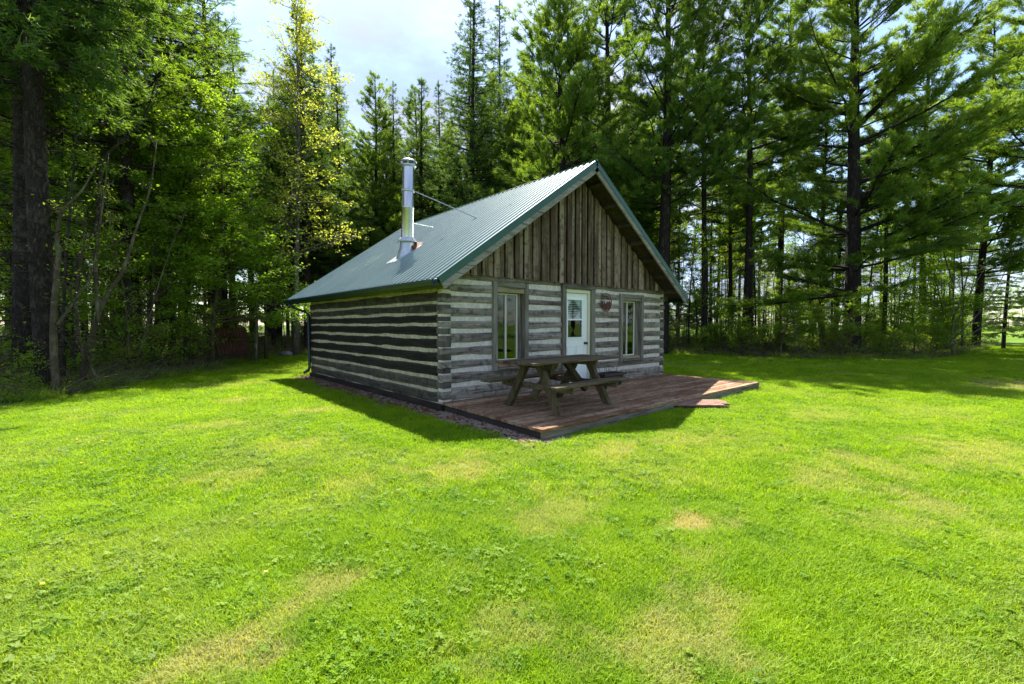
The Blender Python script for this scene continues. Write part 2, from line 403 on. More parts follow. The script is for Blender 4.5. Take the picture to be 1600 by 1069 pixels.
SPOTS = [(-.95, -4.9, .26, 1.0), (-3.75, -4.15, .22, .7), (-3.2, -3.95, .18, .6), (-3.95, -4.6, .15, .5), (-2.6, -4.4, .2, .55), (-1.6, 1.4, .35, .6), (-2.3, 3.6, .4, .55), (-3.2, 1.2, .4, .55),
         (-2.6, -.6, .45, .5), (-3.3, -1.5, .4, .5), (-1.5, -2.6, .5, .6), (.2, -3.3, .4, .6), (1.5, -3.55, .5, .5), (-1.5, -4.0, .5, .45), (1.4, -5.2, .6, .5), (.6, -5.9, .5, .5), (-4.3, 3.2, .5, .45), (4.4, -4.2, .6, .4),
         (3.2, -6.0, .8, .5), (-2.1, -5.35, .35, .6), (-2.9, -4.9, .3, .5), (12.2, -6.15, 1.1, 1.0), (-1.9, 6.2, .6, .5), (6, -5.4, .8, .35), (-2.5, -2.4, .3, .45), (-.2, -4.3, .35, .4)]
def dryness(x, y):
    x = np.asarray(x, float); y = np.asarray(y, float)
    n = fbm(x*3.1, y*3.1, 31, 4); n2 = fbm(x*11, y*11, 33, 3)
    d = np.clip((fbm(x*.75+9, y*.75, 41, 4)-.56)*1.6, 0, .20)+.10*n
    for a, b, r, k in SPOTS:
        q = np.hypot((x-a)*.8, (y-b)*1.25)/r+(n-.5)*2.2+(n2-.5)*2.2; d = np.maximum(d, k*np.clip(1.35-q, 0, 1))
    return np.clip(d, 0, 1)

def grid(xs, ys, zoff=0, hole=None):
    X, Y = np.meshgrid(xs, ys, indexing='ij'); Z = ground_z(X, Y)+zoff
    n, k = X.shape
    i, j = np.meshgrid(np.arange(n-1), np.arange(k-1), indexing='ij')
    f = np.stack([i*k+j, (i+1)*k+j, (i+1)*k+j+1, i*k+j+1], -1).reshape(-1, 4)
    return np.stack([X, Y, Z], -1).reshape(-1, 3), f
def axis_pts(lo, hi, step, far):
    a = list(np.arange(lo, hi+1e-6, step)); s = step; x = a[-1]
    while x < far: s *= 1.25; x += s; a.append(x)
    s = step; x = a[0]
    while x > -far: s *= 1.25; x -= s; a.insert(0, x)
    return np.array(a)
xs = axis_pts(-12, 26, .22, 900); ys = axis_pts(-9, 26, .22, 900)
V, Fc = grid(xs, ys)
sd = sdist(V[:, 0], V[:, 1])+ (fbm(V[:, 0]*1.3, V[:, 1]*1.3, 51, 3)-.5)*1.2
forest = np.clip(sd/.5+.5, 0, 1)*np.clip((110-np.hypot(V[:, 0], V[:, 1]-5))/40, 0, 1)
open_f = np.clip((V[:, 0]-31)/5, 0, 1)
forest = forest*(1-open_f*(V[:, 1] < V[:, 0]*1.1))
m, t, b = newmat('lawn_and_forest_floor'); N = NB(t)
g = N('ShaderNodeNewGeometry').outputs['Position']
fo = N('ShaderNodeAttribute', attribute_name='forest').outputs['Fac']; dr = N('ShaderNodeAttribute', attribute_name='dry').outputs['Fac']
fine = N.noise(g, 42, 5, .7); mid = N.noise(g, 1.1, 5, .6)
gr = N.ramp(N.math('ADD', N.math('MULTIPLY', fine, .5), N.math('MULTIPLY', mid, .5)), (.3, (.045, .11, .004)), (.7, (.13, .225, .008)))
gr = N.mix(dr, gr, N.ramp(fine, (.3, (.12, .09, .045)), (.7, (.38, .33, .17))))
ff = N.ramp(N.noise(g, 9, 8, .7), (.35, (.05, .036, .022)), (.65, (.15, .105, .065)))
ff = N.mix(N.ramp(N.noise(g, 1.2, 6, .65), (.44, (0, 0, 0)), (.58, (.8, .8, .8))), ff, (.07, .13, .02))
t.links.new(N.mix(fo, gr, ff), b.inputs['Base Color']); b.inputs['Roughness'].default_value = .95; b.inputs['Specular IOR Level'].default_value = .1
t.links.new(N.bump(fine, .8, .03), b.inputs['Normal'])
mb = MB(); mb.add(V, Fc, forest=forest, dry=dryness(V[:, 0], V[:, 1]))
tag(mb.build('ground', m, smooth=True), kind='structure')

# ------------------------------------------------------------------ log cabin
cabin = thing('log_cabin', 'weathered grey log cabin with green ribbed metal roof standing on the lawn', 'cabin')
rnd = random.Random(5)
PL = {'front': lambda u, v, w: (u, -w, v), 'left': lambda u, v, w: (-w, u, v), 'right': lambda u, v, w: (W+w, u, v), 'back': lambda u, v, w: (u, LL+w, v)}
def log_piece(wall, u0, u1, v0, v1, seed, mat, name='log', w0=0., depth=.15, amp=.017):
    n = max(2, int((u1-u0)/.09)+1); us = np.linspace(u0, u1, n)
    tt = np.array([0, .03, .12, .3, .5, .7, .88, .97, 1.]); pr = np.array([-.035, -.012, -.001, .004, .006, .004, -.001, -.012, -.035])
    lo = v0+(vnoise(us*1.9, us*0+seed*1.7, 3)-.5)*amp*2+(vnoise(us*9, us*0+seed, 5)-.5)*amp*.5
    hi = v1+(vnoise(us*1.9, us*0+seed*2.3, 4)-.5)*amp*2+(vnoise(us*9, us*0+seed*3., 6)-.5)*amp*.5
    f = PL[wall]; V = []; E = []
    for i, u in enumerate(us):
        for a, p in zip(tt, pr):
            v = lo[i]+(hi[i]-lo[i])*a
            V.append(f(u, v, w0+p+(float(vnoise(u*5, v*22, seed))-.5)*.010+(float(vnoise(u*1.3, v*.1, seed+9))-.5)*.016)); E.append(max(0, 1-min(a, 1-a)/.16)*.75)
        V.append(f(u, hi[i], -depth)); V.append(f(u, lo[i], -depth)); E += [0, 0]
    k = len(tt)+2
    F4 = [(i*k+j, i*k+(j+1) % k, (i+1)*k+(j+1) % k, (i+1)*k+j) for i in range(n-1) for j in range(k)]
    mb = MB(); mb.add(V, F4, edge=np.array(E))
    mb.big += [list(range(k)), [(n-1)*k+j for j in range(k)][::-1]]
    return mb.build(name, mat, cabin, smooth=False, recalc=True)
GAP = .074
zf = [0.0, .275, .515, .735, .965, 1.195, 1.41, 1.64, 1.835, 2.045, 2.19]
zs = [-.03, .18, .40, .63, .86, 1.09, 1.30, 1.49, 1.68, 1.89, 2.05]
CW = .165
open_front = [(1.06, 1.92, .46, 2.08), (2.88, 3.91, -.1, 2.06), (4.87, 5.82, .43, 2.03)]
def pieces(k, zz):
    lo, hi = zz[k], zz[k+1]; mid = (lo+hi)/2; segs = [(0.0, W)]
    for a, b_, c_, d_ in open_front:
        if c_ < mid < d_: segs = [s for q in segs for s in ((q[0], a+.02), (b_-.02, q[1])) if s[1] > s[0]] if True else segs
    # rebuild properly
    segs = [(0.0, W)]
    for a, b_, c_, d_ in open_front:
        if c_ < mid < d_:
            new = []
            for q in segs:
                if a > q[0] and b_ < q[1]: new += [(q[0], a+.03), (b_-.03, q[1])]
                else: new.append(q)
            segs = new
    return segs
sd_ = 1
for k in range(10):
    lo, hi = zf[k]+(GAP/2 if k else 0), zf[k+1]-(GAP/2 if k < 9 else 0)
    for a, b_ in pieces(k, zf):
        sd_ += 1
        a2 = CW+.012 if a == 0 else a; b2 = W-CW-.012 if b_ == W else b_
        log_piece('front', a2, b2, lo, hi, sd_, M_['log_front'])
    # dove-tailed corner blocks: front log tongues and side log ends, alternating
    m0 = (lo+hi)/2
    for cx, side in ((0, 1), (W-CW, -1)):
        mb = MB(); j = lambda: rnd.uniform(-.013, .013)
        mb.bbox(cx+(-.004 if side > 0 else -.002), cx+CW+(.016 if side > 0 else .004), -.006+j()*.4, CW, m0-.052+j(), m0+.050+j(), .008)
        mb.build('corner_tongue', M_['log_front'], cabin)
for k in range(10):
    m0 = (zs[k]+zs[k+1])/2+.003
    for cx in (0, W-CW):
        mb = MB(); j = lambda: rnd.uniform(-.013, .013)
        mb.bbox(cx-.006, cx+CW+.004, -.004+j()*.5, CW+.02, m0-.048+j(), m0+.050+j(), .008)
        mb.build('corner_tongue', M_['log_end'], cabin)
    lo, hi = zs[k]+(.025 if k else 0), zs[k+1]-.025
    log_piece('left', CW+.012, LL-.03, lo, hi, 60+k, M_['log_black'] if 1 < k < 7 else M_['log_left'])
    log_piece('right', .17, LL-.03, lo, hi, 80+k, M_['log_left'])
    if k < 9: log_piece('back', .02, W-.02, lo+.1, hi+.1, 100+k, M_['log_front'])
# chinking slabs
def slab(wall, rects, mat, name='chinking'):
    f = PL[wall]; mb = MB()
    for (a, b_, c_, d_) in rects: mb.box(a, b_, c_, d_, -.13, -.018, fn=lambda x, y, z: f(x, y, z))
    return mb.build(name, mat, cabin, recalc=True)
fr = [(.004, 1.10, 0.002, 2.185), (1.88, 2.92, .002, 2.185), (3.87, 4.91, .002, 2.185), (5.78, W-.004, .002, 2.185), (1.10, 1.88, .002, .47), (1.10, 1.88, 2.04, 2.185), (2.92, 3.87, 2.03, 2.185), (4.91, 5.78, .002, .44), (4.91, 5.78, 2.0, 2.185)]
slab('front', fr, M_['chink'])
slab('left', [(.03, LL-.02, -.05, 2.14)], M_['chink_side']); slab('right', [(.03, LL-.02, -.05, 2.14)], M_['chink_side']); slab('back', [(.14, W-.14, -.05, 2.185)], M_['chink'])
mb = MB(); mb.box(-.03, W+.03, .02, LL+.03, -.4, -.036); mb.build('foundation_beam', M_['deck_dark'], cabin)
mb = MB(); mb.box(.2, W-.2, .3, LL-.3, 2.1, 2.14); mb.build('ceiling', M_['dark'], cabin)
mb = MB(); mb.box(.2, W-.2, .3, LL-.3, .0, .03); mb.build('floor', M_['dark'], cabin)

# gable siding: board and batten, each a part
x = .06; i = 0
sl_t = math.tan(SL)
def under(xx): return (EZ+(min(xx, W-xx)+EX)*sl_t)-.19/CS
while x < W-.06:
    wd = rnd.choice([.085, .10, .115, .125, .14]); x1 = min(x+wd, W-.05)
    z0 = H-.028+rnd.uniform(-.010, .008)
    ta, tb = under(x+.006), under(x1-.006)
    if max(ta, tb) > z0+.05:
        ta = max(ta, z0+.02); tb = max(tb, z0+.02)
        w1 = -.012 if i % 2 == 0 else -.045; w1 += rnd.uniform(-.006, .006)
        g_ = .020 if i % 2 == 0 else .007
        poly = [(x+g_/2, z0), (x1-g_/2, z0), (x1-g_/2, tb)]
        if x < W/2 < x1: poly.append((W/2, under(W/2)))
        poly.append((x+g_/2, ta))
        mb = MB(); mb.prism(poly, w1-.024, w1, fn=lambda a, b_, c_: (a, c_, b_)); mb.build('gable_board', M_['gable'], cabin, recalc=True)
        i += 1
    x = x1
XB = (H+.19/CS-EZ)/sl_t-EX
mb = MB(); mb.prism([(XB, H), (W-XB, H), (W/2, under(W/2))], .0, .05, fn=lambda a, b_, c_: (a, c_, b_)); mb.build('gable_backing', M_['dark'], cabin, recalc=True)
mb = MB(); mb.prism([(XB, H), (W-XB, H), (W/2, under(W/2))], LL-.05, LL, fn=lambda a, b_, c_: (a, c_, b_)); mb.build('rear_gable', M_['gable'], cabin, recalc=True)

# roof
def sp(side, s, n, y):
    xx = -EX+s*CS-n*SN; zz = EZ+s*SN+n*CS
    return (xx if side < 0 else W-xx, y, zz)
Y0, Y1 = -OF, LL+OB
for side in (-1, 1):
    ys_ = []; hs = []
    y = Y0
    while y < Y1-.02:
        for dy, h in ((0, 0), (.010, .032), (.034, .032), (.046, 0)):
            ys_.append(y+dy); hs.append(h)
        y += .165
    ys_.append(Y1); hs.append(0)
    n = len(ys_); mb = MB(); rows = [(-.03, 0), (LS*.33, 1), (LS*.66, 1), (LS-.01, 0)]; V = []
    for r, (s, q) in enumerate(rows):
        for yy, h in zip(ys_, hs): V.append(sp(side, s, h+.006*(float(vnoise(yy*1.3, s*2, 77))-.5)*q, yy))
    F4 = [(r*n+j, r*n+j+1, (r+1)*n+j+1, (r+1)*n+j) for r in range(len(rows)-1) for j in range(n-1)]
    mb.add(V, F4)
    mb.build('roof_sheet', M_['roof'], cabin, recalc=False)
    f = lambda s, n_, y_: sp(side, s, n_, y_)
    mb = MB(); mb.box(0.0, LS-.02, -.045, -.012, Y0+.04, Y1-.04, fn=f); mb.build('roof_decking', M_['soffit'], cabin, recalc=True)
    for yy, nm in ((Y0, 'front'), (Y1-.036, 'rear')):
        mb = MB(); mb.bbox(-.02, LS-.03 if side < 0 else LS-.062, -.19, -.05, yy, yy+.036, .004, fn=f); mb.build('barge_board', M_['rake'], cabin, recalc=True)
        mb = MB()
        ya, yb = (yy-.010, yy-.002) if yy < 0 else (yy+.038, yy+.046)
        mb.box(-.035, LS-.006 if side < 0 else LS-.02, -.085, .024, ya, yb, fn=f); mb.box(-.035, LS-.006, .019, .027, min(ya, yy), max(yb, yy+.07) if yy < 0 else yb, fn=f); mb.build('rake_trim', M_['green'], cabin, recalc=True)
    # lookouts and rafters under the overhangs
    for q in np.arange(.35, LS-.3, .62):
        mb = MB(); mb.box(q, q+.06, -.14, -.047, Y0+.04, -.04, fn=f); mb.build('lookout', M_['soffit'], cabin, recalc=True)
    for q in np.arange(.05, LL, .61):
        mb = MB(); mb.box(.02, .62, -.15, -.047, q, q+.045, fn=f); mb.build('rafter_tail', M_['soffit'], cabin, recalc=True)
    mb = MB(); mb.box(-.028, -.004, -.15, -.02, Y0+.04, Y1-.04, fn=f); mb.build('eave_fascia', M_['gutter'], cabin, recalc=True)
    # gutter
    gx = -EX-.03; prof = [(gx, EZ-.02), (gx, EZ-.115), (gx-.075, EZ-.115), (gx-.11, EZ-.06), (gx-.11, EZ-.03), (gx-.118, EZ-.03), (gx-.118, EZ-.064), (gx-.08, EZ-.123), (gx+.0, EZ-.123), (gx+.006, EZ-.02)]
    if side > 0: prof = [(W-a, b_) for a, b_ in prof]
    mb = MB(); mb.prism(prof, Y0+.03, Y1-.03, fn=lambda a, b_, c_: (a, c_, b_)); mb.build('gutter', M_['gutter'], cabin, recalc=True)
mb = MB(); mb.tubes([(W/2, Y0-.01, PK+.004), (W/2, Y1, PK+.004)], [.045, .045], 8); mb.build('ridge_cap', M_['green'], cabin, smooth=True)
mb = MB(); mb.tubes([(-.41, LL+.45, 1.93), (-.41, LL+.45, 1.83), (-.33, LL+.32, 1.77), (-.12, LL+.02, 1.66), (-.06, LL-.08, 1.58), (-.06, LL-.08, .12), (-.09, LL-.09, .04), (-.22, LL-.12, -.03)], [.038]*8, 8)
mb.build('downspout', M_['gutter'], cabin, smooth=True)
mb = MB(); mb.box(-.015, .002, LL-.16, LL-.0, 1.2, 1.24); mb.box(-.015, .002, LL-.16, LL, .5, .54); mb.build('downspout_strap', M_['gutter'], cabin)

# windows
def window(x0, x1, z0, z1, gx0, gx1, gz0, gz1, trim_top, split):
    w_ = obj('window', None, cabin); w_.location = (0, 0, 0)
    tw = .095
    def P(name, mat, *b_, bev=.005):
        mb = MB(); mb.bbox(*b_, bev); return mb.build(name, mat, w_)
    P('side_trim', M_['trim'], x0, x0+tw, -.045, .05, z0, z1); P('side_trim', M_['trim'], x1-tw, x1, -.045, .05, z0, z1)
    P('head_trim', M_['trimh'], x0+tw, x1-tw, -.043, .05, z1-.085, z1-.004)
    P('header_board', M_['tan'] if trim_top else M_['trimh'], x0+tw, x1-tw, -.02, .05, gz1+.035, z1-.087)
    P('sill', M_['trimh'], x0+tw+.002, x1-tw-.002, -.075, .09, z0+.005, z0+.05); P('sill_board', M_['tan'] if not trim_top else M_['deck'], x0+tw, x1-tw, .0, .10, z0+.052, gz0-.035)
    for a in (x0+tw-.004, x1-tw-.03): P('jamb', M_['trim'], a, a+.034, .052, .16, z0+.05, z1-.09)
    P('jamb', M_['trim'], gx1+.04, x1-tw-.03, .06, .10, z0+.05, z1-.09)
    fx = .075
    P('sash', M_['cream2'], gx0-.03, gx0, fx, fx+.05, gz0-.03, gz1+.03, bev=.004); P('sash', M_['cream2'], gx1, gx1+.035, fx, fx+.05, gz0-.03, gz1+.03, bev=.004)
    P('sash', M_['cream2'], gx0, gx1, fx+.001, fx+.049, gz1, gz1+.03, bev=.004); P('sash', M_['cream2'], gx0, gx1, fx+.001, fx+.049, gz0-.03, gz0, bev=.004)
    P('mullion', M_['cream2'], split, split+.035, fx-.004, fx+.045, gz0, gz1, bev=.004)
    glass_quad(gx0, split, fx+.022, gz0, gz1, w_); glass_quad(split+.035, gx1, fx+.016, gz0, gz1, w_)
    P('unlit_room_backing', M_['dark'], gx0-.02, gx1+.02, fx+.25, fx+.27, gz0-.02, gz1+.02, bev=.001)  # added near-black sheet, stands in for the unlit room behind the panes
def glass_quad(x0, x1, y, z0, z1, parent):
    mb = MB(); mb.add([(x0, y, z0), (x1, y, z0), (x1, y, z1), (x0, y, z1)], f4=[(0, 1, 2, 3)]); return mb.build('pane', M_['glass'], parent)
window(1.06, 1.92, .46, 2.08, 1.18, 1.70, .66, 1.86, True, 1.42)
window(4.87, 5.82, .43, 2.03, 5.00, 5.56, .58, 1.84, False, 5.26)

# door
door = obj('door', None, cabin)
def D_(name, mat, *b_, bev=.004, parent=door):
    mb = MB(); mb.bbox(*b_, bev); return mb.build(name, mat, parent)
D_('side_trim', M_['trim'], 2.88, 2.985, -.05, .05, 0, 2.06, parent=door); D_('side_trim', M_['trim'], 3.795, 3.93, -.05, .05, 0, 2.06)
D_('head_trim', M_['trimh'], 2.87, 3.94, -.052, .05, 2.062, 2.155)
D_('door_frame', M_['cream'], 2.987, 3.02, -.01, .09, 0.03, 1.975); D_('door_frame', M_['cream'], 3.73, 3.793, -.01, .09, 0.03, 1.975); D_('door_frame', M_['cream'], 2.987, 3.793, -.012, .088, 1.977, 2.045)
D_('threshold', M_['galv'], 2.99, 3.79, -.04, .08, .002, .028)
dx0, dx1 = 3.022, 3.728; gx0, gx1, gz0, gz1, zm = 3.10, 3.56, 1.03, 1.83, 1.41
for bx in ((dx0, gx0, .03, 1.972), (gx1, dx1, .03, 1.972), (gx0, gx1, .03, gz0), (gx0, gx1, gz1, 1.972)): D_('door_leaf', M_['white'], bx[0], bx[1], .03, .07, bx[2], bx[3], bev=.0005)
for bx in ((gx0-.03, gx0+.005, gz0-.03, gz1+.03), (gx1-.005, gx1+.03, gz0-.03, gz1+.03), (gx0+.005, gx1-.005, gz0-.03, gz0+.005), (gx0+.005, gx1-.005, gz1-.005, gz1+.03), (gx0+.005, gx1-.005, zm-.015, zm+.02)): D_('glazing_bead', M_['white'], bx[0], bx[1], .018, .04, bx[2], bx[3])
glass_quad(gx0, gx1, .046, zm+.01, gz1, door); glass_quad(gx0, gx1, .046, gz0, zm-.01, door)
for a in (3.09, 3.38):
    for z0, z1 in ((.14, .50), (.58, .84)):
        D_('raised_panel', M_['white'], a, a+.23, .022, .032, z0, z1, bev=.009); 
        for q in ((a-.02, a-.008, z0-.02, z1+.02), (a+.238, a+.25, z0-.02, z1+.02), (a-.008, a+.238, z0-.02, z0-.008), (a-.008, a+.238, z1+.008, z1+.02)): D_('panel_moulding', M_['white'], q[0], q[1], .022, .032, q[2], q[3], bev=.003)
mb = MB(); mb.lathe([(0, 0), (.03, 0), (.03, .008), (.012, .012), (.012, .035), (.026, .045), (.03, .06), (.022, .075), (0, .08)], k=14, fn=lambda a, b_, c_: (3.655+a, .03-c_, .90+b_)); mb.build('knob', M_['black'], door, smooth=True)
# lace curtain drawn to both sides of the upper pane
mb = MB()
for s_ in (-1, 1):
    V = []; n = 16; k = 9
    for i in range(n+1):
        tz = i/n; z = zm+.02+(gz1-zm-.03)*tz
        inner = .02+.16*abs(2*tz-1)**1.6
        for j in range(k+1):
            q = j/k; xx = (gx0+gx1)/2+s_*((gx1-gx0)/2*(1-q)*1.0+q*(.23-inner)*0+q*(.03+.17*(1-abs(2*tz-1)**1.5)))
            V.append((xx, .075+.008*math.sin(q*26), z))
    F4 = [(i*(k+1)+j, i*(k+1)+j+1, (i+1)*(k+1)+j+1, (i+1)*(k+1)+j) for i in range(n) for j in range(k)]
    mb.add(V, F4)
for i in range(10):
    z = zm+.04+i*(gz1-zm-.05)/10
    mb.box((gx0+gx1)/2-.19, (gx0+gx1)/2+.19, .082, .083, z, z+.012)
mb.build('lace_curtain', M_['lace'], door)
D_('unlit_room_backing', M_['dark'], gx0-.03, gx1+.03, .3, .31, gz0-.05, gz1+.05)  # added dark sheet painting the unlit room behind the door glass

# chimney
chx, chy = .95, 3.0
zr = EZ+(chx+EX)*sl_t
lean = lambda a, b_, c_: (chx+a+(c_-zr)*.022, chy+b_-(c_-zr)*.01, c_)
chim = obj('chimney', None, cabin)
mb = MB(); mb.lathe([(.134, zr+.14), (.134, zr+1.02), (.139, zr+1.025), (.139, zr+1.05), (.134, zr+1.055), (.134, zr+1.96)], k=28, fn=lean); mb.build('flue_pipe', M_['steel'], chim, smooth=True)
mb = MB(); mb.lathe([(.20, zr-.02), (.165, zr+.12), (.155, zr+.30)], k=24, fn=lambda a, b_, c_: lean(a*1.15-.03 if c_ < zr+.05 else a, b_, c_ if c_ > zr else zr+(a-.02)*sl_t-.0)); mb.build('flashing_cone', M_['galv'], chim, smooth=True)
mb = MB(); mb.lathe([(.146, zr+.36), (.16, zr+.35), (.225, zr+.27), (.225, zr+.255), (.146, zr+.30)], k=24, fn=lean); mb.build('storm_collar', M_['galv'], chim, smooth=True)
mb = MB(); mb.lathe([(.10, zr+1.93), (.165, zr+1.95), (.185, zr+1.97), (.185, zr+1.99), (.13, zr+2.0), (.13, zr+2.06)], k=24, fn=lean); mb.build('cap_ring', M_['steel'], chim, smooth=True)
mb = MB(); mb.lathe([(.17, zr+2.055), (.195, zr+2.06), (.195, zr+2.075), (.14, zr+2.11), (0, zr+2.13)], k=24, fn=lean); mb.build('rain_cap', M_['steel'], chim, smooth=True)
mb = MB()
for k in range(6): a = k*PI/3; mb.tubes([lean(.15*math.cos(a), .15*math.sin(a), zr+1.97), lean(.15*math.cos(a), .15*math.sin(a), zr+2.07)], [.012, .012], 4)
mb.build('cap_strut', M_['steel'], chim)
mb = MB(); f = lambda s, n_, y_: sp(-1, s, n_, y_)
s0 = (chx+EX)/CS
mb.box(s0-.42, s0+.32, .022, .027, chy-.30, chy+.36, fn=f); mb.build('flashing_plate', M_['galv'], chim, recalc=True)
mb = MB(); a = (s0+.12, .027, chy-.24); 
mb.add([f(s0+.10, .028, chy-.30), f(s0+.10, .028, chy+.2), f(s0+.50, .028, chy-.05), f(s0+.14, .20, chy-.05)], f3=[(0, 2, 3), (1, 3, 2), (0, 3, 1), (0, 1, 2)]); mb.build('rusty_cricket', M_['rust'], chim)
pz = zr+1.42
mb = MB(); mb.tubes([lean(.12, -.08, pz), (1.95, 1.68, EZ+(1.95+EX)*sl_t+.03)], [.011, .011], 5); mb.build('support_rod', M_['galv'], chim)
mb = MB(); mb.tubes([lean(.10, .12, zr+.75), (2.3, 4.1, EZ+(2.3+EX)*sl_t+.03)], [.011, .011], 5); mb.build('support_rod', M_['galv'], chim)
mb = MB(); mb.lathe([(.132, pz-.03), (.142, pz-.03), (.142, pz+.03), (.132, pz+.03)], k=24, fn=lean); mb.build('pipe_band', M_['galv'], chim, smooth=True)

# round metal wall sign
sg = thing('wall_sign', 'round rusty cut-out metal sign hung on the logs right of the door', 'sign', (4.33, -.03, 1.81))
mb = MB(); k = 40; an = np.linspace(0, 2*PI, k+1)
mb.tubes(np.stack([.19*np.cos(an), 0*an, .205*np.sin(an)], 1), np.full(k+1, .009), 6, cap=False); mb.build('ring', M_['rust_sign'], sg, smooth=True)
mb = MB(); fz = lambda a, b_, c_: (a, c_, b_)
mb.prism([(-.02, -.185), (.10, -.165), (.165, -.09), (.18, -.01), (.12, .035), (.075, -.0), (.04, .02), (-.01, -.05), (-.05, -.09)], -.004, .004, fn=fz); mb.build('bear_shape', M_['rust_sign'], sg, recalc=True)
for px, pz_, hh in ((-.12, -.13, .19), (-.065, -.16, .20), (-.155, -.08, .10)):
    mb = MB(); q = [(px-.006, pz_)]
    for lv in range(4): q += [(px-.034+lv*.007, pz_+.03+lv*hh*.2), (px-.012, pz_+.045+lv*hh*.2)]
    q += [(px, pz_+hh)]
    q += [(2*px-a, b_) for a, b_ in q[:-1]][::-1]
    mb.prism(q, -.004, .004, fn=fz); mb.build('tree_shape', M_['rust_sign'], sg, recalc=True)
mb = MB(); r_ = random.Random(3)
tt = np.linspace(0, 1, 44); xx = -.125+.25*tt; zz = .085+.05*np.sin(tt*34)*(.6+.4*np.cos(tt*9))+.028*np.sin(tt*PI)
mb.tubes(np.stack([xx+.012*np.cos(tt*34), 0*tt, zz], 1), np.full(44, .0055), 4); mb.build('scrollwork', M_['rust_sign'], sg)
mb = MB(); mb.tubes([(-.185, 0, -.075), (.18, 0, -.08)], [.006, .006], 4); mb.build('cross_bar', M_['rust_sign'], sg)

# ------------------------------------------------------------------ deck
deck = thing('deck', 'low red-brown plank deck along the front wall of the cabin', 'deck')
DX, DD = 6.93, 2.36
def sag(x, y, z): return (x, y, z-.045*max(0, -y/DD)*max(0, 1-x/DX))
nb = 17; bw = DD/nb
for r in range(nb):
    y1 = -r*bw-.004; y0 = y1-bw+.013
    cuts = [0.0, [3.55, 2.4, 4.75][r % 3], DX] if r else [0.0, 3.6, DX]
    for a, b_ in zip(cuts[:-1], cuts[1:]):
        dz = rnd.uniform(-.003, .003); n = 8; mb = MB()
        for_x = np.linspace(a+.002+rnd.uniform(-.0, .012 if a == 0 else 0), b_-.002-(rnd.uniform(0, .03) if b_ == DX else 0), n)
        sec = [(y0, -.038), (y0, -.005), (y0+.005, 0), (y1-.005, 0), (y1, -.005), (y1, -.038)]
        V = [sag(x_, y_, z_+dz+.003*(float(vnoise(x_*1.1, r*3.7, 8))-.5)) for x_ in for_x for y_, z_ in sec]
        F4 = [(i*6+j, i*6+(j+1) % 6, (i+1)*6+(j+1) % 6, (i+1)*6+j) for i in range(n-1) for j in range(6)]
        mb.add(V, F4); mb.big += [list(range(6)), [(n-1)*6+j for j in range(6)][::-1]]
        mb.build('deck_board', M_['deck'], deck, recalc=True)
def Dk(name, mat, *b_):
    mb = MB(); 
    n = 6; xs_ = np.linspace(b_[0], b_[1], n)
    for i in range(n-1): mb.box(xs_[i], xs_[i+1]-(.0005 if i < n-2 else 0), b_[2], b_[3], b_[4], b_[5], fn=sag)
    return mb.build(name, mat, deck)
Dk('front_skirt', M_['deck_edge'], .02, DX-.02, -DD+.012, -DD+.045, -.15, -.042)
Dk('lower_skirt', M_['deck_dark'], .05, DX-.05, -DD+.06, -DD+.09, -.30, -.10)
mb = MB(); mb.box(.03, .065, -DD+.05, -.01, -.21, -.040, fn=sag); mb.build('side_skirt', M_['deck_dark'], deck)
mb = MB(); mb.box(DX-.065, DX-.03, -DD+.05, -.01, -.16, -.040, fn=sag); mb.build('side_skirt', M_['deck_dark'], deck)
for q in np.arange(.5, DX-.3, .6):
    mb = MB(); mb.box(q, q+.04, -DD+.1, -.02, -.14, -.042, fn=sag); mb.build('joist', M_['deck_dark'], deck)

# step in front of the deck
st = thing('wooden_step', 'low red-brown wooden step lying against the front edge of the deck', 'step')
pts = [at_z(u, v, -.085)[:2] for u, v in ((1039, 631), (1100, 632), (1126, 627), (1108, 619), (1062, 622))]
c0 = np.mean(pts, 0)
d_ = (pts[1]-pts[0]); d_ = d_/np.linalg.norm(d_); nrm = np.array([-d_[1], d_[0]])
c0 = c0-d_*.16-nrm*.15
st.location = (c0[0], c0[1], 0)
Ls_ = 1.35; 
for i in range(4):
    y0 = -.30+i*.15; cut = .0 if i else .0
    x0_, x1_ = -Ls_/2+[.0, .0, .02, .05][i], Ls_/2-[.16, .03, .0, .04][i]
    mb = MB(); fn = lambda x_, y_, z_: (d_[0]*x_+nrm[0]*y_, d_[1]*x_+nrm[1]*y_, z_)
    mb.bbox(x0_, x1_, y0, y0+.143, -.115, -.080+rnd.uniform(-.003, .003), .005, fn=fn); mb.build('step_board', M_['step'], st)
mb = MB(); mb.box(-Ls_/2+.05, Ls_/2-.18, -.28, -.24, -.20, -.117, fn=fn); mb.box(-Ls_/2+.05, Ls_/2-.1, .2, .24, -.20, -.117, fn=fn); mb.build('bearer', M_['deck_dark'], st)

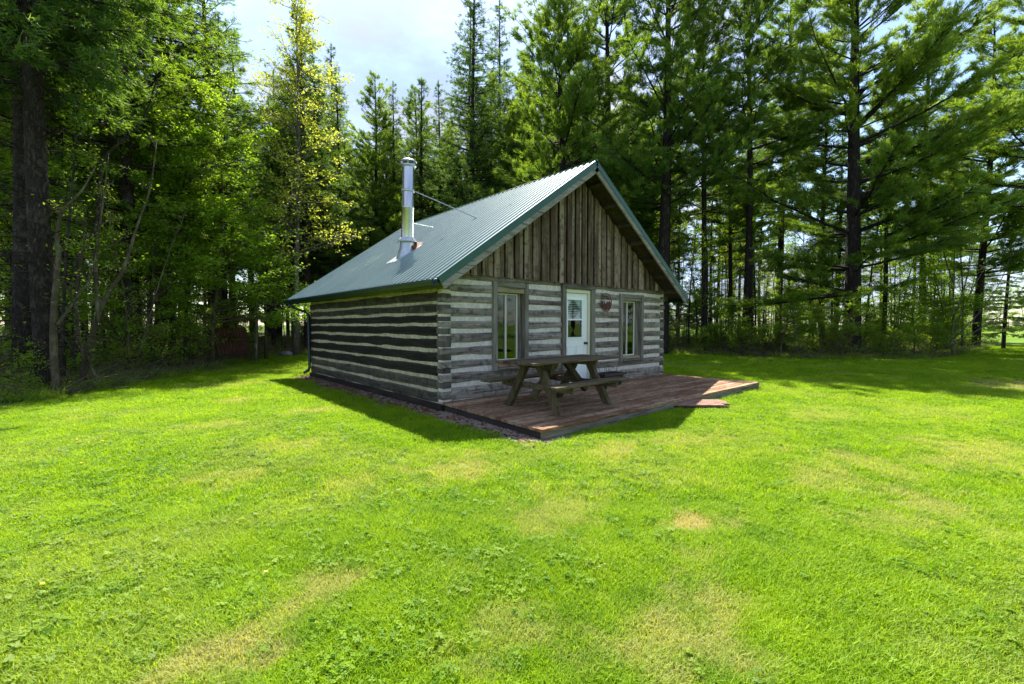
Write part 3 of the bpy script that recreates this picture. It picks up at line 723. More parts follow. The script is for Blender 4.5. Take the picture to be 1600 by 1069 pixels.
# ------------------------------------------------------------------ picnic table
tb = thing('picnic_table', 'mossy weathered wooden picnic table standing on the deck in front of the door', 'picnic table', (1.40, -1.37, -.02), math.radians(2.5))
HL = 1.06
for i in range(5):
    y0 = -.40+i*.161; mb = MB()
    mb.bbox(-HL+rnd.uniform(-.012, .012), HL+rnd.uniform(-.012, .012), y0, y0+.154, .735+rnd.uniform(-.002, .002), .775, .006); mb.build('tabletop_board', M_['table'], tb)
for sy in (-1, 1):
    yc = sy*.63
    for q in range(2):
        y0 = yc-.13+q*.132; mb = MB(); mb.bbox(-HL+.0+(.1 if sy < 0 else -.02), HL-.20, y0, y0+.127, .415, .453, .006); mb.build('seat_board', M_['table'], tb)
for xf in (-.66, .56):
    for sy in (-1, 1):
        top = np.array([xf, sy*.13, .73]); bot = np.array([xf, sy*.53, .02]); ax = (bot-top)/np.linalg.norm(bot-top)
        side = np.array([0, ax[2], -ax[1]]); mb = MB(); V = []
        for t_, z_ in ((top, .734), (bot, .02)):
            for a, b_ in ((-.045, -.045), (.045, -.045), (.045, .045), (-.045, .045)):
                p = t_+np.array([a*.9, 0, 0])+side*b_*1.2; p = p+ax*((z_-p[2])/ax[2]); V.append(p)
        mb.add(V, f4=[(0, 1, 5, 4), (1, 2, 6, 5), (2, 3, 7, 6), (3, 0, 4, 7), (3, 2, 1, 0), (4, 5, 6, 7)])
        mb.build('leg', M_['table_leg'], tb, recalc=True)
    xb = xf+(.045 if xf < 0 else -.085)
    mb = MB(); mb.bbox(xb, xb+.04, -.76, .76, .325, .413, .006); mb.build('seat_support', M_['table'], tb)
    mb = MB(); mb.bbox(xb, xb+.04, -.37, .37, .65, .733, .006); mb.build('top_cleat', M_['table'], tb)
    sx = -1 if xf < 0 else 1
    mb = MB(); a = np.array([sx*.10, 0, .73]); b2 = np.array([sx*.665, 0, .20]); ax = (b2-a)/np.linalg.norm(b2-a); up = np.array([ax[2], 0, -ax[0]])
    V = [p+up*q*.045+np.array([0, r_y, 0]) for p in (a, b2) for q, r_y in ((-1, -.04), (1, -.04), (1, .04), (-1, .04))]
    mb.add(V, f4=[(0, 1, 5, 4), (1, 2, 6, 5), (2, 3, 7, 6), (3, 0, 4, 7), (3, 2, 1, 0), (4, 5, 6, 7)]); mb.build('diagonal_brace', M_['table_leg'], tb, recalc=True)

# planter and small pot
pl = thing('planter_box', 'black planter box with bare twigs on the deck beyond the picnic table', 'planter', (3.95, -.42, 0))
def taper(wt, wb, dt, db, h, z0=0, k=1):
    mb = MB(); V = [(sx*wb/2, sy*db/2, z0) for sx, sy in ((-1, -1), (1, -1), (1, 1), (-1, 1))]+[(sx*wt/2, sy*dt/2, z0+h) for sx, sy in ((-1, -1), (1, -1), (1, 1), (-1, 1))]
    mb.add(V, f4=[(0, 1, 5, 4), (1, 2, 6, 5), (2, 3, 7, 6), (3, 0, 4, 7), (3, 2, 1, 0)])
    return mb
taper(.66, .54, .28, .22, .22).build('body', M_['black'], pl)
mb = MB()
for b_ in ((-.36, .36, -.16, -.13), (-.36, .36, .13, .16), (-.36, -.33, -.13, .13), (.33, .36, -.13, .13)): mb.box(b_[0], b_[1], b_[2], b_[3], .215, .265)
mb.build('rim', M_['black'], pl)
mb = MB(); mb.box(-.33, .33, -.13, .13, .2, .235); mb.build('soil', M_['soil'], pl)
mb = MB(); r_ = np.random.RandomState(4)
for i in range(26):
    p = np.array([r_.uniform(-.28, .28), r_.uniform(-.1, .1), .23]); d = np.array([r_.uniform(-.1, .1), r_.uniform(-.08, .08), r_.uniform(.08, .26)])
    mb.tubes([p, p+d*.6+r_.uniform(-.02, .02, 3), p+d], [.004, .003, .001], 3)
mb.build('dead_twig', M_['deadtwig'], pl)
pt2 = thing('flower_pot', 'small dark pot on the deck in front of the black planter box', 'pot', (3.35, -.72, 0))
mb = MB(); mb.lathe([(0, 0), (.075, 0), (.10, .15), (.115, .15), (.115, .18), (.095, .18), (.09, .15), (0, .15)], k=18); mb.build('pot_body', M_['black'], pt2, smooth=False)
mb = MB()
for i in range(8):
    a = i*.8; mb.tubes([(0, 0, .15), (.05*math.cos(a), .05*math.sin(a), .21), (.11*math.cos(a), .11*math.sin(a), .22)], [.004, .003, .002], 3)
mb.build('dead_stem', M_['deadtwig'], pt2)

# ------------------------------------------------------------------ trees: generators
def unit(a): return a/(np.linalg.norm(a, axis=-1, keepdims=True)+1e-9)
def needles(mb, P, D, rs, k, ln, wd, spread, tint):
    """k thin triangles fanned about direction D at each P"""
    n = len(P); P = np.repeat(P, k, 0); D = np.repeat(D, k, 0); T = np.repeat(tint, k)
    d = unit(D+rs.normal(0, spread, (n*k, 3))); s = unit(np.cross(d, rs.normal(0, 1, (n*k, 3))))*wd/2
    P = P+rs.normal(0, ln*.22, (n*k, 3)); l = ln*rs.uniform(.7, 1.25, (n*k, 1))
    V = np.stack([P-s, P+s, P+d*l], 1).reshape(-1, 3)
    mb.add(V, f3=np.arange(n*k*3).reshape(-1, 3), tint=np.repeat(np.clip(T+rs.normal(0, .12, n*k), 0, 1), 3))
def leaves(mb, P, rs, sz, tint, flat=.6, droop=0):
    n = len(P); nr = unit(rs.normal(0, 1, (n, 3))*np.array([1, 1, .5])+np.array([0, 0, flat*2])); a = unit(np.cross(nr, rs.normal(0, 1, (n, 3)))); b = np.cross(nr, a)
    s = sz*rs.uniform(.6, 1.2, (n, 1))
    V = np.stack([P-a*s*.6, P-b*s*.36+a*s*.05, P+a*s*.65, P+b*s*.36+a*s*.05], 1).reshape(-1, 3)
    mb.add(V, f4=np.arange(n*4).reshape(-1, 4), tint=np.repeat(tint, 4))
def trunk(mb, H_, r0, rs, k=10, bend=.15, top=.02, flare=1.35):
    n = 14; t_ = np.linspace(0, 1, n); P = np.zeros((n, 3)); P[:, 2] = t_*H_-.15*(t_ == 0)
    P[:, 0] = bend*(np.sin(t_*rs.uniform(2, 5)+rs.uniform(0, 6))-math.sin(0)); P[:, 0] -= P[0, 0]; P[:, 1] = bend*np.sin(t_*rs.uniform(2, 5)+rs.uniform(0, 6)); P[:, 1] -= P[0, 1]
    R = r0*(1-t_)**.8+top; R[0] *= flare; R[1] *= 1.0
    # finer near base for flare
    P = np.insert(P, 1, P[0]*.75+P[1]*.25, 0); R = np.insert(R, 1, r0*1.05)
    mb.tubes(P, R, k)
    return lambda z: np.array([np.interp(z, P[:, 2], P[:, 0]), np.interp(z, P[:, 2], P[:, 1]), z])
def conifer(seed, H_, zb, R_, kind='pine', r0=.28, whorl=.55, per=5, dens=1.0, tuft=7, dead=0, nl=.13, nw=.016, shape=.75, droop=0., gap=0.):
    rs = np.random.RandomState(seed); tm = MB(); cm = MB()
    ctr = trunk(tm, H_, r0, rs)
    LP, LR, SP, SR = [], [], [], []; TP, TD, TT = [], [], []
    z = zb
    while z < H_-.25:
        t_ = (z-zb)/(H_-zb); ln0 = R_*((1-t_)**shape)*(1.0 if t_ > .12 else .72+2.3*t_)+.15
        if rs.rand() > gap:
            for q in range(max(3, int(round(per*(1 if t_ < .8 else .8))))):
                az = rs.uniform(0, 2*PI); L_ = ln0*rs.uniform(.55, 1.12); zz = z+rs.uniform(-.2, .2)*whorl
                el = {'pine': .05+.75*t_, 'spruce': -.22+.75*t_, 'larch': -.05+.5*t_}[kind]+rs.normal(0, .09)
                d = np.array([math.cos(az)*math.cos(el), math.sin(az)*math.cos(el), math.sin(el)])
                n = 6; s_ = np.linspace(0, 1, n)[:, None]; base = ctr(min(zz, H_-.05))
                curve = {'pine': .16, 'spruce': .10, 'larch': .12}[kind]*L_-droop*L_
                P = base+d*s_*L_+np.array([0, 0, 1])*curve*s_**2.2+np.cumsum(rs.normal(0, .025*L_, (n, 3)), 0)*s_
                rr = (.010+.011*L_)*(1-s_[:, 0]*.85); LP.append(P); LR.append(rr)
                lat = unit(np.cross(d, [0, 0, 1]))
                ns = max(3, int(L_/.23*dens**.5)); 
                for j in range(ns):
                    f0 = rs.uniform(.22 if L_ > 1.2 else .05, 1.0); p = np.array([np.interp(f0, s_[:, 0], P[:, c]) for c in range(3)])
                    sl_ = (L_*.36*(1.15-f0)+.16)*rs.uniform(.6, 1.2); sg_ = rs.choice([-1, 1])
                    dd = unit(d*rs.uniform(.5, 1.1)+lat*sg_*rs.uniform(.4, 1.1)+np.array([0, 0, (rs.uniform(-.05, .32) if kind == 'pine' else rs.uniform(-.3, .08))]))
                    e = p+dd*sl_; SP.append(np.stack([p, p*.5+e*.5+rs.normal(0, .02, 3), e])); SR.append(np.array([.009, .006, .003])*(1+L_*.15))
                    m_ = max(2, int(sl_/.10*dens)); ff = rs.uniform(.15, 1.05, m_)[:, None]
                    TP.append(p+(e-p)*ff+rs.normal(0, .035, (m_, 3))); 
                    TD.append(np.tile(dd, (m_, 1))+np.array([0, 0, .35 if kind == 'pine' else -.05]))
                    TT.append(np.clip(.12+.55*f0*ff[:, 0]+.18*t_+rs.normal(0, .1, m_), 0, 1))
        z += whorl*rs.uniform(.75, 1.25)*(1-.4*t_)
    # leader
    TP.append(np.array([ctr(H_-.05*i) for i in range(1, 9)])); TD.append(np.tile([0, 0, 1.], (8, 1))); TT.append(np.full(8, .6))
    if dead:
        for q in range(dead):
            zz = rs.uniform(.8, zb+.5); az = rs.uniform(0, 2*PI); L_ = rs.uniform(.3, 1.7); el = rs.uniform(-.35, .2)
            d = np.array([math.cos(az)*math.cos(el), math.sin(az)*math.cos(el), math.sin(el)]); b_ = ctr(zz)
            SP.append(np.stack([b_, b_+d*L_*.5+rs.normal(0, .05, 3), b_+d*L_+np.array([0, 0, rs.uniform(-.25, .1)])])); SR.append(np.array([.013, .009, .003]))
            if rs.rand() < .6:
                for r3 in range(2):
                    p = b_+d*L_*rs.uniform(.4, .9); e = p+unit(d+rs.normal(0, .7, 3))*L_*.35; SP.append(np.stack([p, (p+e)/2, e])); SR.append(np.array([.006, .004, .002]))
    if LP: tm.tubes(np.array(LP), np.array(LR), 4, cap=False)
    if SP: tm.tubes(np.array(SP), np.array(SR), 3, cap=False)
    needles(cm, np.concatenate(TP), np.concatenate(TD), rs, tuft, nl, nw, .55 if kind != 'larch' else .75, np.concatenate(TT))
    return tm, cm
def decid(seed, H_, R_, r0=.07, nlimb=22, nleaf=6000, sz=.075, zb=.25, bend=.5, bush=False, up=.7, flat=.8, paths=None):
    rs = np.random.RandomState(seed); tm = MB(); cm = MB()
    n = 9; s_ = np.linspace(0, 1, n)
    if paths is None:
        P = np.zeros((n, 3)); P[:, 2] = s_*H_; P[0, 2] = -.12; ph = rs.uniform(0, 6, 2); P[:, 0] = bend*(np.sin(s_*3.2+ph[0])-math.sin(ph[0]))*s_; P[:, 1] = bend*(np.sin(s_*2.7+ph[1])-math.sin(ph[1]))*s_
        paths = [(P, r0)]
    ends = []
    B1, R1 = [], []
    for P, rr in paths:
        k = len(P); R = rr*(1-np.linspace(0, 1, k))**.75+.006; R[0] *= 1.3
        tm.tubes(P, R, 8)
        for q in range(max(1, nlimb//len(paths))):
            f0 = rs.uniform(zb, 1.0); p = np.array([np.interp(f0*(k-1), np.arange(k), P[:, c]) for c in range(3)])
            az = rs.uniform(0, 2*PI); el = rs.uniform(.1, up)+.4*f0; L_ = R_*(1.15-f0*.75)*rs.uniform(.45, 1.1)
            d = np.array([math.cos(az)*math.cos(el), math.sin(az)*math.cos(el), math.sin(el)])
            u_ = np.linspace(0, 1, 6)[:, None]; Q = p+d*u_*L_-np.array([0, 0, .10])*L_*u_**2+np.cumsum(rs.normal(0, .035*L_, (6, 3)), 0)*u_
            B1.append(Q); R1.append((.006+.010*L_)*(1-u_[:, 0]*.8)); 
            for j in range(5):
                g0 = rs.uniform(.3, 1); a = np.array([np.interp(g0*5, np.arange(6), Q[:, c]) for c in range(3)]); e = a+unit(d*.8+rs.normal(0, .6, 3)*np.array([1, 1, .6]))*L_*rs.uniform(.2, .45)
                ends.append((a, e))
    tm.tubes(np.array(B1), np.array(R1), 4, cap=False)
    A = np.array([a for a, e in ends]); E_ = np.array([e for a, e in ends])
    tm.tubes(np.stack([A, (A+E_)/2+rs.normal(0, .03, A.shape), E_], 1), np.tile([.006, .004, .002], (len(A), 1)), 3, cap=False)
    if nleaf:
        i = rs.randint(0, len(A), nleaf); f = rs.uniform(.1, 1.1, (nleaf, 1)); p = A[i]+(E_[i]-A[i])*f+rs.normal(0, .13, (nleaf, 3))*np.array([1, 1, .45])
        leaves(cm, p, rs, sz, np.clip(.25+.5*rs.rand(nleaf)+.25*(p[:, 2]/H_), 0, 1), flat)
    return tm, cm

PROTO = {}
def proto(key, gen, bk, lf):
    tm, cm = gen; PROTO[key] = (tm.mesh(key+'_wood', M_[bk], True), cm.mesh(key+'_leaf', M_[lf], False) if cm.n else None)
def plant(key, name, label, cat, x, y, rz=0, sc=1, group=None, sz=None, dz=0):
    wood_, leaf_ = PROTO[key]
    z = float(ground_z(x, y))+dz
    o = thing(name, label, cat, (x, y, z), rz, group); o.scale = (sc, sc, sz or sc)
    obj('trunk', wood_, o)
    if leaf_: obj('crown', leaf_, o)
    return o
NW = dict(nl=.19, nw=.030)
proto('whitepineA', conifer(11, 21, 2.9, 6.6, 'pine', r0=.33, whorl=.80, per=5, dens=1.45, tuft=9, dead=14, shape=.62, **NW), 'bark_pine', 'needle_pine')
proto('whitepineB', conifer(12, 20, 6.0, 4.8, 'pine', r0=.30, whorl=.78, per=5, dens=1.4, tuft=9, dead=34, shape=.55, gap=.08, **NW), 'bark_pine', 'needle_pine')
proto('whitepineC', conifer(13, 19, 4.2, 4.6, 'pine', r0=.18, whorl=.68, per=5, dens=1.45, tuft=9, dead=24, shape=.75, **NW), 'bark_pine', 'needle_pine')
proto('whitepineD', conifer(14, 22, 8, 3.8, 'pine', r0=.17, whorl=.68, per=5, dens=1.25, tuft=9, dead=60, shape=.6, gap=.1, **NW), 'bark_pine', 'needle_pine')
proto('spruceA', conifer(15, 17, 1.8, 3.5, 'spruce', r0=.17, whorl=.60, per=6, dens=1.25, tuft=8, dead=10, nl=.15, nw=.026, shape=.85, gap=.08), 'bark_spruce', 'needle_spruce')
proto('spruceB', conifer(16, 18, 6.5, 2.7, 'spruce', r0=.20, whorl=.42, per=6, dens=1.4, tuft=8, dead=110, nl=.16, nw=.030, shape=.75), 'bark_spruce', 'needle_spruce')
proto('spruceC', conifer(17, 16, 7.5, 2.4, 'spruce', r0=.12, whorl=.5, per=5, dens=1.2, tuft=8, dead=120, nl=.16, nw=.030, shape=.75), 'bark_spruce', 'needle_spruce')
proto('larchA', conifer(18, 19, 4.4, 4.0, 'larch', r0=.17, whorl=.55, per=5, dens=1.25, tuft=9, dead=20, nl=.10, nw=.017, shape=.7, droop=.10), 'bark_spruce', 'needle_larch')
proto('larchB', conifer(19, 24, 4.0, 4.6, 'larch', r0=.20, whorl=.46, per=5, dens=1.1, tuft=9, dead=20, nl=.13, nw=.024, shape=.95), 'bark_pine', 'needle_spruce')
proto('yellow', decid(21, 15.5, 3.2, r0=.13, nlimb=110, nleaf=9000, sz=.10, zb=.28, bend=.35, up=.6), 'bark_grey', 'leaf_yellow')
proto('leafyA', decid(22, 7.5, 3.4, r0=.07, nlimb=46, nleaf=12000, sz=.10, zb=.14, bend=.7, up=.35, flat=1.0), 'bark_tan', 'leaf_green')
proto('leafyB', decid(23, 5.2, 2.6, r0=.05, nlimb=40, nleaf=9000, sz=.09, zb=.12, bend=.5, up=.3, flat=1.0), 'bark_tan', 'leaf_green')
proto('leafyC', decid(24, 9.5, 3.0, r0=.07, nlimb=46, nleaf=9000, sz=.09, zb=.25, bend=.6, up=.8), 'bark_dark', 'leaf_green')
proto('slimA', decid(25, 9, 1.1, r0=.045, nlimb=26, nleaf=1800, sz=.07, zb=.3, bend=.3, up=.9), 'bark_dark', 'leaf_green')
proto('slimB', decid(26, 7, .9, r0=.035, nlimb=22, nleaf=1200, sz=.07, zb=.25, bend=.4, up=.9), 'bark_tan', 'leaf_dull')
proto('bare', decid(27, 6.5, 3.6, r0=.05, nlimb=34, nleaf=160, sz=.08, zb=.08, bend=.5, up=.9), 'bark_grey', 'leaf_green')
proto('shrubA', decid(28, 1.7, 1.0, r0=.02, nlimb=26, nleaf=1500, sz=.07, zb=.05, bend=.2, up=.9), 'bark_dark', 'leaf_dull')
proto('shrubB', decid(29, 2.4, 1.3, r0=.02, nlimb=30, nleaf=1900, sz=.08, zb=.05, bend=.3, up=.7), 'bark_dark', 'leaf_green')
proto('brush', decid(30, 1.9, 1.2, r0=.015, nlimb=34, nleaf=420, sz=.06, zb=.03, bend=.3, up=1.0), 'deadtwig', 'leaf_dull')

R = np.random.RandomState(77)
used = []
def P_(key, name, label, cat, u, D, rz=None, sc=1, group=None, sz=None):
    x, y = at(u, D); used.append((x, y)); return plant(key, name, label, cat, x, y, R.uniform(0, 6.28) if rz is None else rz, sc, group, sz)
# --- the large pines at the right
P_('whitepineA', 'white_pine', 'large spreading white pine with low sweeping limbs at the right edge of the lawn', 'tree', 1332, 20.6, 1.1)
P_('whitepineB', 'white_pine', 'tall dark-trunked white pine rising just behind the right corner of the cabin', 'tree', 1033, 22.5, .4, 1.05)
P_('whitepineD', 'white_pine', 'slender bare-trunked pine first to the right of the cabin eave', 'tree', 1100, 23.5, 2, .9)
P_('whitepineD', 'white_pine', 'pine with dark leaning trunk midway between the cabin and the spreading white pine', 'tree', 1163, 23.0, 3.3, 1.0)
P_('whitepineC', 'white_pine', 'yellow-green white pine standing behind the roof ridge of the cabin', 'tree', 880, 24, 5, 1.12)
P_('whitepineB', 'white_pine', 'tall white pine behind the gable peak with light yellow-green plumes', 'tree', 950, 27, 2.2, 1.12)
P_('whitepineD', 'white_pine', 'tall straight pine behind the spreading white pine on its right side', 'tree', 1442, 27, .9)
P_('whitepineC', 'white_pine', 'white pine with drooping light green boughs over the bare shrub at the right', 'tree', 1525, 26, 1.9, 1.0)
P_('whitepineB', 'white_pine', 'big white pine at the far right edge of the photo', 'tree', 1625, 20, 4.0, .95)
P_('whitepineD', 'white_pine', 'white pine closing the sky between cabin and spreading pine', 'tree', 1215, 28, 5.1, 1.05)
# --- behind the cabin
P_('larchB', 'larch_tree', 'tall larch with thin see-through top rising above the roof behind the chimney', 'tree', 738, 29, .6, 1.02)
P_('spruceA', 'spruce_tree', 'spruce with narrow top just left of the tall larch behind the chimney', 'tree', 655, 33, 1.1, 1.10)
P_('whitepineC', 'white_pine', 'soft full pine behind the cabin between the yellow-leaved tree and the chimney', 'tree', 585, 32, 2.6, .98)
P_('whitepineC', 'white_pine', 'short white pine beside the tall larch above the left roof slope', 'tree', 800, 30, 3.6, .82)
P_('larchB', 'larch_tree', 'slim larch right beside the yellow-leaved tree', 'tree', 535, 29, 4.2, .70)
P_('larchB', 'larch_tree', 'thin larch between the dark spruce and the chimney, behind the roof', 'tree', 620, 34, 2.2, .80)
P_('larchB', 'larch_tree', 'see-through larch right behind the chimney cap', 'tree', 690, 36, 4.2, .84)
P_('yellow', 'yellow_leaved_tree', 'tall tree with pale trunk and fresh yellow leaves left of the cabin roof', 'tree', 463, 21.5, .3, 1.05)
P_('spruceB', 'spruce_tree', 'tall golden-topped conifer standing behind the yellow-leaved tree', 'tree', 482, 24, 5.5, .98)
# --- left edge
P_('spruceB', 'spruce_tree', 'thick grey-brown spruce trunk at the left lawn edge, second from the photo edge', 'tree', 74, 9.6, 2.0, .98)
P_('spruceB', 'spruce_tree', 'thick dark spruce trunk nearest the left edge of the photo', 'tree', 36, 11.0, 4.4, 1.1)
P_('larchA', 'larch_tree', 'feathery bright green larch arching over the left lawn edge', 'tree', 215, 14.5, .2, 1.0)
P_('larchA', 'larch_tree', 'second bright green larch farther back behind the leafy maple', 'tree', 330, 20, 3.0, 1.0)
P_('larchA', 'larch_tree', 'light green larch at the top left corner behind the two thick spruce trunks', 'tree', 95, 14, 1.6, 1.0)
P_('spruceA', 'spruce_tree', 'dark green spruce right of the bright larches at the left', 'tree', 365, 27, 3.0, 1.1)
P_('leafyA', 'leafy_maple', 'bright green young maple with layered leaves left of the cabin', 'tree', 330, 16.0, 1.2, 1.0)
P_('leafyB', 'leafy_maple', 'low leafy sapling nearest the left rear corner of the cabin', 'tree', 415, 18.5, 2.2, 1.05)
P_('leafyC', 'leafy_maple', 'thin leafy tree between the two bright larches', 'tree', 270, 15.5, 5.2, 1.0)
P_('leafyB', 'leafy_maple', 'small leafy sapling in the shade left of the layered maple', 'tree', 235, 15, 3.2, .85)
P_('leafyB', 'leafy_maple', 'pale green leafy sapling under the pines at the right lawn edge', 'tree', 1478, 22.5, .4, .95)
P_('spruceA', 'spruce_tree', 'dark low-branched spruce behind the bare shrub at far right', 'tree', 1568, 27, .4, .55)
P_('spruceA', 'spruce_tree', 'dark low-branched spruce at the far right edge beside the lawn', 'tree', 1622, 29, 1.4, .6)
P_('spruceA', 'spruce_tree', 'small dark spruce set back in the thicket at far right', 'tree', 1530, 31, 2.4, .5)

# hand-shaped saplings at the left lawn edge (trunk courses with real depth)
def course(pxs, D, dD=0):
    n = len(pxs); return np.array([pt(u, v, D+dD*i/(n-1)) for i, (u, v) in enumerate(pxs)])
def shaped(name, label, D, courses, seed, bk, nlimb, nleaf, R_=1.1, lf='leaf_green', szl=.06):
    base = courses[0][0][0]; x, y = at(base[0], D); z = float(ground_z(x, y)); org = np.array([x, y, z])
    paths = []
    for pxs, r, dD in courses:
        P = course(pxs, D, dD)-org
        q = np.linspace(0, len(P)-1, len(P)*3-2); P2 = np.stack([np.interp(q, np.arange(len(P)), P[:, c]) for c in range(3)], 1)
        P2[1:-1] = (P2[:-2]+P2[1:-1]*2+P2[2:])/4
        paths.append((P2, r))
    paths[0][0][0, 2] = -.1
    tm, cm = decid(seed, 5, R_, nlimb=nlimb, nleaf=nleaf, sz=szl, zb=.35, up=.9, paths=paths)
    o = thing(name, label, 'shrub' if 'shrub' in name else 'tree', (x, y, z)); tm.build('trunk', M_[bk], o, smooth=True)
    if cm.n: cm.build('crown', M_[lf], o)
shaped('bare_sapling', 'smooth tan sapling close beside the thick spruce trunk at the left lawn edge', 9.3, [
    ([(90, 616), (84, 560), (83, 500), (88, 440), (92, 400), (88, 370), (95, 330), (128, 300), (150, 260)], .065, .2), ([(90, 508), (106, 486), (116, 470), (140, 440), (150, 400)], .025, .6)], 41, 'bark_tan', 16, 120)
shaped('bare_sapling', 'forked bare sapling with several smooth tan stems at the left lawn edge', 10.4, [
    ([(128, 610), (133, 570), (150, 500), (158, 480), (170, 455), (190, 430), (205, 385), (215, 350), (235, 300), (245, 220)], .06, .8), ([(133, 565), (122, 525), (118, 470), (124, 420), (131, 385), (133, 330)], .035, -.4), ([(153, 505), (151, 450), (149, 400), (155, 360), (163, 300), (170, 240)], .032, .2),
    ([(160, 606), (150, 590), (142, 572), (138, 556)], .05, 0)], 42, 'bark_tan', 30, 260)
shaped('bare_sapling', 'dark curved sapling arching up to the right through the larch boughs', 11.5, [
    ([(112, 600), (118, 500), (122, 400), (128, 385), (152, 360), (158, 250), (185, 225), (225, 190), (243, 130), (255, 95)], .055, 1.5)], 43, 'bark_dark', 12, 80)
shaped('bare_sapling', 'slim leaning sapling in the shade in front of the leafy maple', 12.5, [
    ([(203, 598), (215, 560), (228, 520), (240, 470), (262, 400), (290, 330)], .028, .8)], 44, 'bark_tan', 12, 160)
shaped('bare_sapling', 'pale thin forked tree with fine bare branches beside the leafy maple', 17.5, [
    ([(400, 545), (402, 470), (408, 420), (412, 390), (398, 330), (385, 260), (375, 200)], .05, .5), ([(409, 410), (425, 370), (445, 330), (460, 290)], .03, .5), ([(405, 440), (430, 410), (452, 370)], .02, -.5)], 45, 'bark_grey', 34, 500, R_=1.7, lf='leaf_yellow', szl=.09)

shaped('bare_shrub', 'pale leafless shrub with fanned upright branches at the right lawn edge', 21.5, [
    ([(1488, 548), (1489, 480), (1492, 420), (1490, 360), (1496, 300)], .028, .3), ([(1489, 500), (1510, 440), (1525, 370), (1532, 300)], .02, -.6), ([(1490, 530), (1530, 490), (1565, 440), (1590, 370)], .02, -1), ([(1490, 520), (1520, 450), (1550, 400), (1572, 350)], .018, .6),
    ([(1490, 535), (1540, 510), (1580, 480), (1612, 430)], .018, .2), ([(1489, 440), (1475, 400), (1470, 350), (1466, 310)], .025, 0), ([(1490, 540), (1460, 500), (1440, 470)], .02, .3)], 46, 'bark_grey', 42, 500, R_=1.3)
# --- forest fill at the left and behind
def free(x, y, r): return all((x-a)**2+(y-b_)**2 > r*r for a, b_ in used)
def where_left(u, D):
    return ('behind the two thick spruce trunks', 'behind the forked bare sapling', 'behind the layered leafy maple', 'near the yellow-leaved tree')[0 if u < 115 else 1 if u < 250 else 2 if u < 380 else 3]+(', close to the lawn' if D < 20 else ', deep in the forest')
def where_right(u, D):
    return ('between cabin and leaning pine', 'between leaning pine and spreading pine', 'just right of the spreading pine', 'around the pale bare shrub')[0 if u < 1160 else 1 if u < 1330 else 2 if u < 1450 else 3]+(', front row' if D < 30 else ', far rows')
g_left = 'conifers crowding the dark forest left of the cabin'
n = 0; tries = 0
while n < 78 and tries < 4000:
    tries += 1; u = R.uniform(-120, 470); D = 11+R.rand()**.8*44
    x, y = at(u, D)
    if sdist(np.array([x]), np.array([y]))[0] < 1.0 or not free(x, y, 1.3): continue
    used.append((x, y)); k = ['spruceC', 'spruceB', 'spruceC', 'spruceC'][R.randint(4)]
    plant(k, 'spruce_tree', 'slim dark conifer '+where_left(u, D), 'tree', x, y, R.uniform(0, 6), R.uniform(.8, 1.15), g_left); n += 1
g_mid = 'evergreens massed behind the cabin'
n = 0; tries = 0
while n < 60 and tries < 4000:
    tries += 1; u = R.uniform(430, 1020); D = R.uniform(31, 52)
    x, y = at(u, D)
    if not free(x, y, 2.2): continue
    used.append((x, y)); k = ['spruceA', 'spruceB', 'whitepineC', 'larchB'][R.choice(4, p=[.1, .15, .5, .25])]
    plant(k, 'evergreen_tree', 'dark evergreen behind the cabin '+('left of the chimney' if u < 640 else 'above the left roof slope' if u < 800 else 'around the gable peak')+(', nearer row' if D < 40 else ', farther row'), 'tree', x, y, R.uniform(0, 6), R.uniform(.75, .98)*(1.08 if u < 640 else 1.2), g_mid); n += 1
g_r = 'bare-trunked pines in the grove at the right'
n = 0; tries = 0
while n < 22 and tries < 4000:
    tries += 1; u = R.uniform(1010, 1720); D = R.uniform(25, 44)
    x, y = at(u, D)
    if sdist(np.array([x]), np.array([y]))[0] < 1.5 or not free(x, y, 1.6): continue
    used.append((x, y)); k = ['whitepineD', 'spruceC', 'whitepineD'][R.randint(3)]
    plant(k, 'pine_tree', 'bare-trunked pine '+where_right(u, D), 'tree', x, y, R.uniform(0, 6), R.uniform(.65, .95), g_r); n += 1
g_s = 'slim saplings along the right lawn edge'
n = 0; tries = 0
while n < 85 and tries < 4000:
    tries += 1; u = R.uniform(1020, 1640); D = R.uniform(22, 38)
    x, y = at(u, D); s0_ = sdist(np.array([x]), np.array([y]))[0]
    if s0_ < .6: continue
    plant(['slimA', 'slimB'][R.randint(2)], 'sapling', 'thin upright sapling '+where_right(u, D), 'tree', x, y, R.uniform(0, 6), R.uniform(.6, 1.1), g_s); n += 1
n = 0; tries = 0
while n < 26 and tries < 4000:
    tries += 1; u = R.uniform(1045, 1600); D = R.uniform(19, 27)
    x, y = at(u, D); s0_ = sdist(np.array([x]), np.array([y]))[0]
    if s0_ < .3 or s0_ > 2.2: continue
    plant(['leafyB', 'shrubB'][R.randint(2)], 'leafy_bush', 'lime-green bush at the lawn edge '+where_right(u, D), 'bush', x, y, R.uniform(0, 6), R.uniform(.35, .62), 'lime-green bushes at the right lawn edge'); n += 1
n = 0; tries = 0
while n < 44 and tries < 4000:
    tries += 1; u = R.uniform(1030, 1640); D = R.uniform(22, 40)
    x, y = at(u, D); s0_ = sdist(np.array([x]), np.array([y]))[0]
    if s0_ < .8: continue
    plant(['leafyC', 'leafyB', 'shrubB'][R.choice(3, p=[.3, .35, .35])], 'leafy_bush', 'lime-green leafy bush '+where_right(u, D), 'bush', x, y, R.uniform(0, 6), R.uniform(.4, .8), 'lime-green bushes under the right pines'); n += 1
g_sl = 'slim saplings in the left forest'
n = 0; tries = 0
